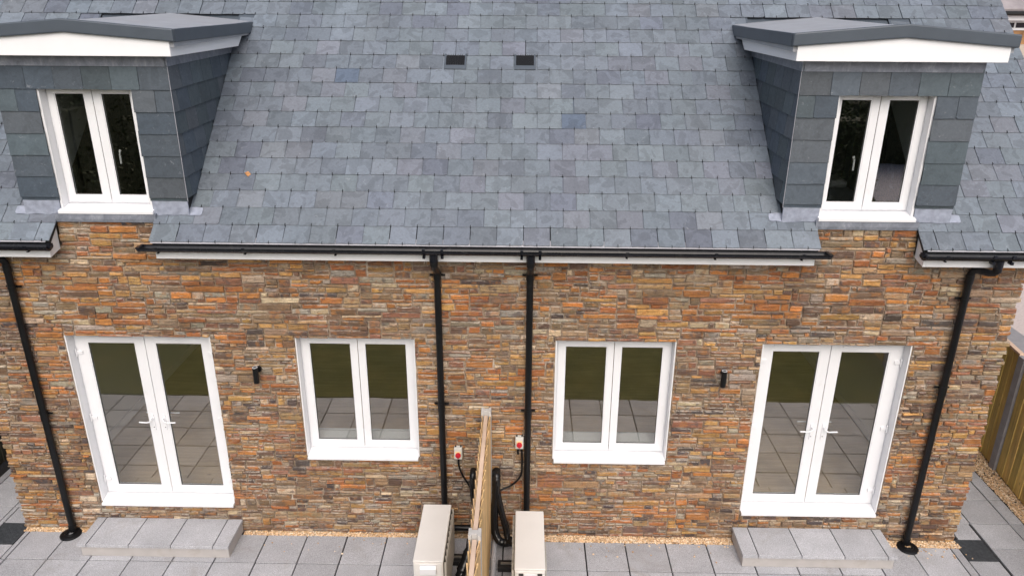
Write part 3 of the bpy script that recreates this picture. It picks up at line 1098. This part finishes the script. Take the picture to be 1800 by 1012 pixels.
    for a, b in ((2.64, 2.6595), (4.5305, 4.55)):
        m = MB(sx)
        m.prism([(-.135, 5.281), (1.79, 5.258), (1.93, 5.368), (-.135, 5.39)], lambda y, z, h: (h, y, z), a, b)
        m.build('edge_trim', M['trim'], D, .006)
    m = MB(sx)
    m.prism([(2.695, 5.163), (4.495, 5.163), (4.495, 5.30), (XC, 5.37), (2.695, 5.30)], lambda x, z, h: (x, h, z), -.150, -.1365)
    m.build('dormer_fascia', M['fascia'], D, .002)
    for a, b in ((2.695, 2.711), (4.479, 4.495)):
        m = MB(sx)
        m.prism([(-.136, 5.163), (1.50, 5.14), (1.69, 5.27), (-.136, 5.29)], lambda y, z, h: (h, y, z), a, b)
        m.build('dormer_fascia', M['fascia'], D)
    m = MB(sx)
    m.box(2.712, 4.478, -.136, 1.45, 5.169, 5.18)
    m.build('dormer_soffit', M['fascia'], D)

# ================================================================== PAVING, STEPS, GRAVEL
S = .4496
patio = MB().box(-6.34, 6.40, -2.786, 6.5, -.0605, -.022).build('patio', M['joint'], kind='structure')
rng = random.Random(3)
def slab(a, b, c, d, par=patio, z0=-.0215, z1=0., nm='paving_slab'):
    k = rng.uniform(.87, 1.12)
    col = (.42*k, .425*k, .455*k, rng.random())
    g = .0074
    e = lambda: rng.uniform(-.0012, .0012)
    P = [(a+g+e(), c+g+e()), (b-g+e(), c+g+e()), (b-g+e(), d-g+e()), (a+g+e(), d-g+e())]
    z = rng.uniform(-.0015, .0015)
    MB().prism(P, lambda x, y, h: (x, y, h), z0, z1+z, col, .003, .002).build(nm, M['paving'], par)
def fx_r(y): return 6.36+(.1*(y-.1) if y > .1 else 0.)          # line of the right fence
gxr = lambda y: fx_r(y)-.13
COV = [(5.235, 5.568, -.300, .032), (-5.545, -5.212, -.285, .062)]
def put(a, b, c, d):
    rs = [(a, b, c, d)]
    for h in COV: rs = [q for t in rs for q in subtract(t, h)]
    for q in rs:
        if q[1]-q[0] > .03 and q[3]-q[2] > .03: slab(*q)
for (xo, lo, hi, y0) in ((1.0935, .02, 6.21, -.10), (-2.4581, -6.15, -.02, -.062)):
    j = math.floor((lo-xo)/S)
    while xo+j*S < hi:
        a, b = max(lo, xo+j*S), min(hi, xo+(j+1)*S)
        j += 1
        if b-a < .03: continue
        for r in range(6):
            put(a, b, y0-(r+1)*S, y0-r*S) if r < 6 else None
        # passages beside the house
        if abs(b) > 5.3 or abs(a) > 5.3:
            a2, b2 = (max(a, 5.30), b) if a > 0 else (a, min(b, -5.26))
            if b2-a2 > .04:
                for r in range(8):
                    c = y0-.03+r*S
                    put(a2, b2 if a > 0 else b2, c if r else y0, c+S)
# gravel strips
gr = MB()
rng = random.Random(8)
PC = [(.66, .44, .25), (.76, .57, .38), (.57, .37, .19), (.80, .68, .52), (.46, .30, .18), (.72, .51, .32)]
t = (1+5**.5)/2
ICO = [Vector(v).normalized() for v in ((-1, t, 0), (1, t, 0), (-1, -t, 0), (1, -t, 0), (0, -1, t), (0, 1, t), (0, -1, -t), (0, 1, -t), (t, 0, -1), (t, 0, 1), (-t, 0, -1), (-t, 0, 1))]
ICF = [(0, 11, 5), (0, 5, 1), (0, 1, 7), (0, 7, 10), (0, 10, 11), (1, 5, 9), (5, 11, 4), (11, 10, 2), (10, 7, 6), (7, 1, 8), (3, 9, 4), (3, 4, 2), (3, 2, 6), (3, 6, 8), (3, 8, 9), (4, 9, 5), (2, 4, 11), (6, 2, 10), (8, 6, 7), (9, 8, 1)]
def pebble(x, y, z):
    r = rng.uniform(.006, .0125)
    sc = Vector((rng.uniform(.8, 1.3), rng.uniform(.8, 1.3), rng.uniform(.5, .85)))*r
    a = rng.uniform(0, 6.28); ca, sa = math.cos(a), math.sin(a)
    c = rng.choice(PC); k = rng.uniform(.8, 1.2)
    vs = []
    for v in ICO:
        q = Vector((v.x*sc.x, v.y*sc.y, v.z*sc.z))*rng.uniform(.85, 1.12)
        vs.append((x+q.x*ca-q.y*sa, y+q.x*sa+q.y*ca, z+q.z))
    gr.add(vs, ICF, (c[0]*k, c[1]*k, c[2]*k, rng.random()))
def strip(fx, y0, y1, dens, x0=None, x1=None):
    n = int(dens)
    for _ in range(n):
        y = rng.uniform(y0, y1)
        a, b = fx(y)
        pebble(rng.uniform(a, b), y, rng.uniform(-.009, .009))
for a, b, y0 in ((.04, 2.74, -.105), (4.36, 5.26, -.105), (-2.73, -.04, -.07), (-5.22, -4.42, -.07)):
    strip(lambda y: (a, b), y0, -.003, (b-a)*abs(y0)*15500)
strip(lambda y: (6.22, fx_r(y)-.01), -.2, 3.2, 3.4*.2*9000)
for _ in range(70):
    pebble(rng.choice([rng.uniform(.7, 2.7), rng.uniform(-2.6, -.75), rng.uniform(4.5, 5.3)]), -.11-abs(rng.gauss(0, .12)), .006)
gr.build('gravel', M['pebble'], kind='stuff', smooth=True)

def door_step(sx, label):
    o = thing('door_step', label, 'step', (3.56*sx, -.22, 0), 'steps below the french doors')
    ox, oy = -3.56, .22
    b = MB(sx)
    b.box(2.752+ox, 4.352+ox, -.447+oy, -.012+oy, .001, .134)
    b.build('riser', M['step'], o, .004)
    e = [2.735, 2.905, 3.362, 3.815, 4.272, 4.378]
    for a, c in zip(e[:-1], e[1:]):
        k = rng.uniform(.94, 1.08)
        m = MB(sx)
        g = .005
        m.prism([(a+g+ox, -.472+oy), (c-g+ox, -.472+oy), (c-g+ox, -.02+oy), (a+g+ox, -.02+oy)], lambda x, y, h: (x, y, h), .1345, .17, (.42*k, .425*k, .455*k, rng.random()), .003, .002)
        m.build('tread_slab', M['paving'], o)
    j = MB(sx).box(2.76+ox, 4.345+ox, -.44+oy, -.015+oy, .1341, .160)
    j.build('joint', M['joint'], o)
    return o
door_step(1, 'low paved step below the right hand french doors, beside the round drain')
door_step(-1, 'low paved step below the left hand french doors')

for i, (a, b, c, d) in enumerate(COV):
    o = thing('drain_cover', ('dark square drain cover in the paving at the right corner of the house', 'dark square drain cover in the paving at the left corner of the house')[i], 'drain cover', ((a+b)/2, (c+d)/2, 0), 'square drain covers')
    w, h = (b-a)/2, (d-c)/2
    fr = MB()
    for q in ((-w, w, -h, -h+.012), (-w, w, h-.012, h), (-w, -w+.012, -h+.0121, h-.0121), (w-.012, w, -h+.0121, h-.0121)):
        fr.box(q[0]+.003*(q[0] == -w), q[1]-.003*(q[1] == w), q[2], q[3], -.0115, .005)
    fr.build('frame', M['cover'], o)
    pl = MB().box(-w+.0145, w-.0145, -h+.0145, h-.0145, -.0115, .0025)
    for xi in range(12):
        for yi in range(12):
            x, y = -w+.035+xi*(2*w-.07)/11, -h+.035+yi*(2*h-.07)/11
            l = .009 if (xi+yi) % 2 else .0035
            pl.box(x-l, x+l, y-(.0125-l), y+(.0125-l), .0026, .0055)
    pl.build('plate', M['cover'], o)
for sx, lab in ((1, 'round black drain collar at the foot of the right downpipe'), (-1, 'round black drain collar at the foot of the left downpipe')):
    o = thing('drain_collar', lab, 'drain', (4.665*sx, -.115, 0), 'round drain collars')
    n = 28
    d = MB()
    prof = [(.112, .001), (.112, .012), (.095, .024), (.06, .022), (.055, .034), (.04, .034), (.04, .001)]
    vs = [(r*math.cos(2*PI*k/n), r*math.sin(2*PI*k/n), z) for r, z in prof for k in range(n)]
    fs = [(i*n+k, i*n+(k+1) % n, (i+1)*n+(k+1) % n, (i+1)*n+k) for i in range(len(prof)-1) for k in range(n)]
    d.add(vs, fs); d.build('rim', M['black'], o, smooth=True)
    d = MB()
    d.tube([(0, .049, .02), (0, .049, .09)], .041, 18)
    for k in range(8):
        a = 2*PI*k/8
        d.tube([(.083*math.cos(a), .083*math.sin(a), .02), (.083*math.cos(a), .083*math.sin(a), .029)], .006, 8)
    d.build('spigot', M['black'], o)

# ================================================================== FENCES
def post(o, x, y, h, m, w=.052, d=.05):
    s, e = .024, .022
    P = [(-w, -d), (-s, -d), (-s, -d+e), (s, -d+e), (s, -d), (w, -d), (w, d), (s, d), (s, d-e), (-s, d-e), (-s, d), (-w, d)]
    q = MB().prism([(x+a, y+b) for a, b in P], lambda a, b, hh: (a, b, hh), -.05, h)
    return q.build('post', m, o, .004)
rng = random.Random(15)
fence = thing('dividing_fence', 'pale double sided timber fence with concrete posts between the two patios', 'fence', (.012, -.08, 0))
PY = [0., -1.90, -3.80, -5.70]
FH = 1.63
for y in PY: post(fence, 0, y, 1.66 if y == 0 else 1.655, M['concrete'])
def board_mesh(xa, xb, y0, y1, z0, z1, th, rng, kk):
    """feather-edge board: thick at y1 (far edge), thin at y0"""
    k = rng.uniform(.85, 1.12)*kk
    P = [(xa, y0), (xa-math.copysign(th*.45, xb), y0), (xb-math.copysign(th, xb), y1), (xb, y1)]
    m = MB()
    z = z1+rng.uniform(-.006, .006)
    m.prism(P, lambda a, b, h: (a, b, h), z0, z, (k, k*rng.uniform(.97, 1.03), k*rng.uniform(.94, 1.04), rng.random()))
    return m
for bay in range(3):
    ya, yb = PY[bay]-.052, PY[bay+1]+.052
    n = 13
    st = (ya-yb)/n
    for z in (.25, .85, 1.40):
        MB().box(-.018, .018, yb, ya, z, z+.07, (1, 1, 1, .3)).build('rail', M['cutwood'], fence)
    MB().box(-.019, .019, yb+.002, ya-.002, 1.565, 1.622, (1, .97, .95, rng.random())).build('top_rail', M['cutwood'], fence)
    for sd in (-1, 1):
        for k in range(n):
            y1 = ya-k*st+(.0 if k == 0 else .012); y0 = ya-(k+1)*st
            b = board_mesh(sd*.026, sd*.048, y0, y1, .03, FH-.012, .012, rng, 1.)
            b.build('board', M['newwood'], fence)

def side_fence(name, label, fx, y0, y1, h, mboard, mpost, facing, cap, py):
    o = thing(name, label, 'fence', (fx(0), 0, 0))
    ox = -fx(0)
    w = .145
    n = int((y1-y0)/w)
    sh = None
    for k in range(n):
        y = y0+k*w
        if any(abs(y+w/2-q) < .10 for q in py): continue
        x = fx(y)+ox; x2 = fx(y+w)+ox
        kk = rng.uniform(.75, 1.2)
        P = [(x-facing*.0, y), (x+facing*.022, y), (x2+facing*.008, y+w+.012), (x2-facing*.006, y+w+.012)]
        m = MB().prism(P, lambda a, b, hh: (a, b, hh), .02, h+rng.uniform(-.008, .008), (kk, kk*rng.uniform(.95, 1.05), kk, rng.random()))
        m.build('board', mboard, o)
    for q in py:
        x = fx(q)+ox
        MB().box(x-.045, x+.045, q-.055, q+.055, -.05, h+.02).build('post', mpost, o, .005)
    for z in (.3, h*.55, h-.18):
        P = [(fx(y0)+ox-facing*.05, y0), (fx(y0)+ox-facing*.008, y0), (fx(y1)+ox-facing*.008, y1), (fx(y1)+ox-facing*.05, y1)]
        MB().prism(P, lambda a, b, hh: (a, b, hh), z, z+.08).build('rail', mboard, o)
    if cap:
        prev = y0
        edges = sorted([y0]+[q for q in py]+[y1])
        for a, b in zip(edges[:-1], edges[1:]):
            P = [(fx(a)+ox-.03, a+.058), (fx(b)+ox-.03, b-.058), (fx(b)+ox+.028, b-.058), (fx(a)+ox+.028, a+.058)]
            MB().prism(P, lambda u, v, hh: (u, v, hh), h+.012, h+.04, (1, .95, .92, rng.random())).build('capping_rail', M['cutwood'], o)
    return o
side_fence('boundary_fence', 'olive treated timber board fence with concrete posts along the right hand passage', fx_r, -8.8, 5.6, 1.575, M['oldwood'], M['greycon'], -1, True, [-7.7, -5.85, -4.0, -2.2, -.4, 1.43, 3.25, 5.1])
side_fence('boundary_fence', 'dark board fence along the left hand passage', lambda y: -6.30, -2.1, 5.6, 1.7, M['darkwood'], M['greycon'], 1, False, [-2.05, -.4, 3.25, 5.1])
# wall of the next plot, just behind the right fence
bw = thing('retaining_wall', 'grey coped retaining wall just behind the right hand fence', 'wall', (6.9, 0, 0))
m = MB()
for k in range(16):
    y = -4+k*.6
    xa = fx_r(y+.3)+.09-6.9
    MB().box(xa, xa+.30, y+.003, y+.597, 1.45, 1.53).build('coping_stone', M['greycon'], bw, .006)
m.prism([(fx_r(-4)+.12-6.9, -4), (fx_r(-4)+.36-6.9, -4), (fx_r(5.6)+.36-6.9, 5.6), (fx_r(5.6)+.12-6.9, 5.6)], lambda a, b, h: (a, b, h), -.06, 1.449)
m.build('wall_body', M['pale'], bw)

# ================================================================== HEAT PUMPS
def heat_pump(label, loc, fan_side, vents, plate):
    o = thing('heat_pump', label, 'heat pump', loc, 'heat pumps either side of the fence')
    X, Y, H = .147, .43, .655
    z0 = .075
    MB().box(-X+.003, X-.003, -Y+.003, Y-.003, z0, H-.024).build('cabinet', M['cream'], o, .012)
    MB().box(-X, X, -Y, Y, H-.0235, H).build('lid', M['cream'], o, .009)
    # coil and its guard on the side towards the fence
    cs = -fan_side
    a, b = sorted((cs*(X-.001), cs*(X+.004)))
    MB().box(a, b, -Y+.03, Y-.03, z0+.03, H-.045).build('coil', M['coil'], o)
    g = MB()
    for k in range(10):
        y = -Y+.03+k*(2*Y-.06)/9
        a, b = sorted((cs*(X+.0045), cs*(X+.022)))
        g.box(a, b, y-.002, y+.002, z0+.02, H-.035)
    for k in range(15):
        z = z0+.035+k*(H-.035-z0-.05)/14
        a, b = sorted((cs*(X+.0225), cs*(X+.026)))
        g.box(a, b, -Y+.02, Y-.02, z-.003, z+.003)
    g.build('coil_guard', M['creamdark'], o)
    # fan grille on the outer side
    f = MB()
    fs = fan_side
    a, b = sorted((fs*(X-.001), fs*(X+.003)))
    f2 = MB().tube([(fs*(X-.002), -.08, .36), (fs*(X+.003), -.08, .36)], .235, 28)
    f2.build('fan_opening', M['coil'], o)
    for k in range(1, 9):
        r = .03*k
        pts = [(fs*(X+.022-.012*(k/8)**2), -.08+r*math.cos(2*PI*q/28), .36+r*math.sin(2*PI*q/28)) for q in range(29)]
        f.tube(pts, .0028, 5)
    for k in range(12):
        an = 2*PI*k/12
        f.tube([(fs*(X+.022), -.08+.03*math.cos(an), .36+.03*math.sin(an)), (fs*(X+.01), -.08+.245*math.cos(an), .36+.245*math.sin(an))], .0028, 5)
    f.build('fan_grille', M['creamdark'], o)
    # end panel facing the garden
    e = MB().box(-X+.022, X-.022, -Y-.004, -Y+.0025, z0+.02, H-.03)
    e.build('end_panel', M['cream'], o, .003)
    if plate:
        q = MB()
        q.prism([(-Y-.0045, H-.135), (-Y-.036, H-.135), (-Y-.030, H-.075), (-Y-.0045, H-.050)], lambda y, z, h: (h, y, z), -.078, .078)
        q.build('grab_handle', M['upvc'], o, .003)
        MB().box(-.08, .08, -Y-.012, -Y-.0045, H-.046, H-.036).build('handle_lip', M['upvc'], o)
    if vents:
        for x in (-.105, .072):
            q = MB().box(x, x+.045, -Y-.0062, -Y-.0042, H-.12, H-.048)
            for k in range(5): q.box(x+.002, x+.043, -Y-.0085, -Y-.0064, H-.116+k*.014, H-.112+k*.014)
            q.build('panel_vent', M['coil'], o)
        MB().box(-.052, .050, -Y-.011, -Y-.0045, H-.14, H-.052).build('cover_plate', M['upvc'], o, .003)
    for y in (-.31, .31):
        MB().box(-X-.17*(cs < 0)-.01, X+.17*(cs > 0)+.01, y-.06, y+.06, .001, .062).build('rubber_foot', M['rubber'], o, .006)
        MB().box(-X-.15*(cs < 0), X+.15*(cs > 0), y-.012, y+.012, .0622, .0745).build('foot_rail', M['steel'], o)
    return o
heat_pump('cream heat pump left of the dividing fence with a grab handle on its end', (-.497, -.76, 0), -1, False, True)
heat_pump('cream heat pump right of the dividing fence with dark vents on its end', (.474, -.845, 0), 1, True, False)

def hose(name, label, pts, r, m='blackgloss', n=14, rough=0., group=None, seg=8):
    P = bez(pts, seg)
    rr = random.Random(len(label))
    rads = [r*(1+rr.uniform(-rough, rough)) for _ in P]
    base = P[-1]
    q = MB().tube([p-Vector(pts[0]) for p in P], r, n, True, rads).build(name, M[m], None, smooth=True)
    q.location = pts[0]
    return tag(q, label, 'pipe', group)
hose('lagged_pipe', 'thick black lagged pipe from wall elbow down to the right heat pump, left strand', [(.115, .0, .86), (.115, -.09, .86), (.118, -.125, .80), (.11, -.13, .62), (.095, -.14, .42), (.10, -.18, .22), (.15, -.24, .12), (.23, -.25, .10), (.29, -.26, .14)], .045, rough=.06)
hose('lagged_pipe', 'glossy black lagged pipe to the right heat pump, right strand', [(.12, -.12, .72), (.14, -.135, .60), (.175, -.15, .42), (.225, -.19, .24), (.25, -.25, .13), (.31, -.30, .12)], .036, rough=.08)
hose('pipe_cuff', 'short dark wrapped elbow on the wall left of the dividing fence', [(-.135, 0., .86), (-.135, -.07, .86), (-.138, -.10, .80), (-.135, -.105, .62), (-.12, -.11, .50)], .036, rough=.04)
hose('drain_pipe', 'straight black pipe low on the wall behind the left heat pump', [(-.36, -.09, .16), (-.25, -.09, .16), (-.12, -.09, .16), (-.055, -.09, .16)], .032, 'black')
hose('lagged_pipe', 'glossy black bagged pipe loop between left heat pump and fence', [(-.06, -.60, .34), (-.10, -.66, .38), (-.15, -.74, .34), (-.20, -.82, .22), (-.23, -.88, .14), (-.30, -.92, .12)], .062, rough=.14)
hose('lagged_pipe', 'second black pipe loop nearest the garden beside left heat pump', [(-.07, -.80, .28), (-.12, -.86, .28), (-.18, -.94, .18), (-.24, -1.0, .10), (-.33, -1.02, .10)], .05, rough=.1)
hose('waste_pipe', 'pale grey waste pipe along the fence foot by the right heat pump', [(.16, -.10, .055), (.115, -.12, .055), (.10, -.20, .055), (.10, -.6, .055), (.098, -1.1, .055)], .026, 'pipewhite')
col = MB().tube([(0, .05, .055), (0, -.05, .055)], .032, 14).build('pipe_coupling', M['pipewhite'], None, smooth=True)
col.location = (.1, -.45, 0)
tag(col, 'pale coupling sleeve on the waste pipe at the fence foot', 'pipe fitting')

def isolator(label, x, z, pts):
    o = thing('isolator_switch', label, 'switch', (x, -.018, z), 'rotary isolator switches on the wall')
    MB().box(-.043, .043, -.062, -.001, -.07, .07).build('housing', M['box'], o, .006)
    MB().box(-.03, .03, -.0655, -.0622, -.036, .03).build('face_plate', M['yellow'], o, .002)
    MB().tube([(0, -.066, -.012), (0, -.082, -.012)], .029, 20).build('dial', M['red'], o, smooth=True)
    MB().box(-.006, .006, -.096, -.0822, -.040, .016).build('grip', M['red'], o, .002)
    MB().tube([(0, -.03, -.07), (0, -.03, -.092)], .012, 12).build('gland', M['black'], o)
    for d in (-.028, .028): MB().tube([(d, -.03, .07), (d, -.03, .082)], .009, 10).build('blanking_plug', M['black'], o)
    return o
isolator('red dial isolator switch in a pale box left of the dividing fence', -.292, 1.115, None)
isolator('red dial isolator switch in a pale box right of the dividing fence, touching the downpipe', .36, 1.255, None)
def cable(label, pts):
    q = MB().tube([p-Vector(pts[0]) for p in bez(pts, 8)], .0105, 8).build('cable', M['black'], None, smooth=True)
    q.location = pts[0]
    tag(q, label, 'cable', 'black cables below the switches')
cable('black cable from the left isolator switch to the wrapped elbow', [(-.292, -.048, 1.02), (-.292, -.048, .96), (-.275, -.045, .88), (-.235, -.04, .78), (-.19, -.04, .70), (-.16, -.06, .64)])
cable('black cable curving from the right isolator switch to the lagged pipes', [(.385, -.045, 1.16), (.39, -.045, 1.0), (.385, -.045, .86), (.345, -.045, .77), (.27, -.05, .70), (.19, -.07, .67), (.14, -.10, .66)])
cable('short black cable stub under the right isolator switch', [(.345, -.045, 1.165), (.345, -.045, 1.14), (.347, -.04, 1.10)])

def wall_light(label, x, z):
    o = thing('wall_light', label, 'wall light', (x, -.02, z), 'up and down lights on the wall')
    n = 20
    MB().tube([(0, -.07, -.088), (0, -.07, .09)], .028, n).build('body', M['black'], o, .002, True)
    MB().tube([(.012, .0, .045), (.012, -.022, .045)], .034, n).build('wall_plate', M['black'], o, .002, True)
    MB().tube([(.008, -.02, .045), (.004, -.05, .045)], .016, 12).build('arm', M['black'], o)
    q = MB()
    vs = [(r*math.cos(2*PI*k/n), -.07+r*math.sin(2*PI*k/n), z_) for r, z_ in ((.027, .0902), (.027, .0945), (.019, .0945), (.019, .0905)) for k in range(n)]
    q.add(vs, [(i*n+k, i*n+(k+1) % n, (i+1)*n+(k+1) % n, (i+1)*n+k) for i in range(3) for k in range(n)])
    q.build('rim', M['lens'], o)
    MB().tube([(0, -.07, .0901), (0, -.07, .0915)], .0188, n).build('lens', M['rubber'], o)
wall_light('black cylinder wall light between the left french doors and window', -2.347, 2.03)
wall_light('black cylinder wall light between the right window and french doors', 2.425, 2.06)

# ================================================================== SMALL AND FAR THINGS
lf = MB()
P = [(0, -.03), (.012, -.014), (.03, -.004), (.018, .012), (.006, .03), (-.008, .016), (-.028, .012), (-.016, -.008)]
lf.prism(P, lambda a, b, h: (a, b, h+.25*a*a*30*.1+.01*math.sin(b*90)), 0, .0015)
q = lf.build('dry_leaf', M['leaf'])
q.location = RP(-2.34, .775, .022); q.rotation_euler = (ANG, .1, .5)
tag(q, 'small dry orange leaf lying on the slates beside the left dormer', 'leaf')

bed = thing('bed', 'bed with a pale blue grey cover behind the right dormer window', 'bed', (3.75, 1.75, 2.851))
MB().box(-.72, .72, -.95, 1.0, .0, .30).build('base', M['darkglass'], bed, .02)
MB().box(-.70, .70, -.93, .98, .302, .60).build('mattress', M['bedding'], bed, .05)
MB().box(-.74, .74, 1.002, 1.05, .0, 1.05).build('headboard', M['darkglass'], bed, .02)
for x in (-.35, .35): MB().box(x-.28, x+.28, .55, .92, .602, .70).build('pillow', M['upvc'], bed, .045)

# neighbour's house beyond the right verge
nb = thing('neighbour_house', 'pale neighbouring house with slate roof far off behind the right dormer', 'house', (17, 14, 0))
MB().box(-6.5, 8, .0, 7, -.05, 4.45).build('wall', M['pale'], nb)
MB().box(-6.5, 8, -.006, .05, 4.455, 4.93).build('stone_band', M['nstone'], nb)
m = MB()
m.prism([(-.35, 5.29), (-.35, 5.24), (7.35, 5.24), (7.35, 5.29), (3.5, 7.6)], lambda y, z, h: (h, y, z), -6.9, 8.4)
m.build('roof', M['nroof'], nb)
m = MB()
for k in range(7):
    s = k*.5
    y, z = -.36+s*.857, 5.30+s*.515
    m.prism([(y, z), (y, z+.03), (y+.45, z+.29), (y+.45, z+.262)], lambda a, b, h: (h, a, b), -6.9, 8.4)
m.build('tile_course', M['nroof'], nb, kind='stuff')
MB().tube([(-6.9, -.40, 5.22), (8.4, -.40, 5.22)], .055, 10).build('gutter', M['black'], nb)
MB().box(-6.7, 8.2, -.30, -.27, 5.05, 5.235).build('fascia', M['fascia'], nb)
MB().box(-6.6, 8.1, .0, .05, 4.935, 5.2).build('lintel_course', M['pale'], nb)
for x in (-4.6, -2.9, -.6, 2.2):
    f = MB().ring(x, x+1.2, 4.80, 5.046, .06, .06, .06, .06, -.04, -.008).build('window', M['upvc'], nb)
    MB().box(x+.061, x+1.139, -.02, -.010, 4.861, 4.985).build('pane', M['darkglass'], f)
    MB().box(x+.58, x+.62, -.038, -.022, 4.861, 4.985).build('mullion', M['upvc'], f)

# hedges round the garden and one added hedge, mirrored in the panes
def hedge(name, ax, lo, hi, at, hgt, n, seed):
    hd = MB()
    rng = random.Random(seed)
    for _ in range(n):
        l = rng.uniform(lo, hi); z = rng.uniform(0, hgt+.3*math.sin(l*1.7)+.2*math.sin(l*4.1)); d = at+rng.uniform(-.7, .7)*(1-.12*z)
        a = rng.uniform(0, 6.28); t = rng.uniform(-.9, .9); s = rng.uniform(.03, .065)
        u = Vector((math.cos(a), math.sin(a)*math.cos(t), math.sin(t)))*s
        w = Vector((-math.sin(a), math.cos(a)*.6, .8*math.cos(t)))*s*.6
        p = Vector((l, d, z+.02)) if ax == 0 else Vector((d, l, z+.02))
        k = rng.uniform(.6, 1.3)
        hd.add([tuple(p-u), tuple(p+w), tuple(p+u), tuple(p-w)], [(0, 1, 2, 3)], (.035*k, .055*k, .014*k, rng.random()))
    for q in range(int((hi-lo)/.7)):
        l = lo+q*.7; h = hgt-.5+.3*math.sin(l*1.7)
        e = rng.uniform(.28, .42)
        if ax == 0: hd.box(l, l+.68, at-e, at+e, -.05, h, (.02, .03, .01, .3))
        else: hd.box(at-e, at+e, l, l+.68, -.05, h, (.02, .03, .01, .3))
    hd.build(name, M['leafm'], kind='stuff', recalc=False)
hedge('garden_hedge_foliage', 0, -9, 13, -16.2, 3.4, 30000, 77)
hedge('side_hedge_foliage', 1, -17, -3, -9.0, 4.2, 20000, 78)
hedge('far_hedge_foliage', 1, -17, -3, 15.0, 2.4, 16000, 79)
hedge('added_dark_hedge_foliage', 1, -16, -9.2, 7.6, 3.3, 12000, 80)  # added unseen hedge that darkens the reflection in the right dormer's left pane
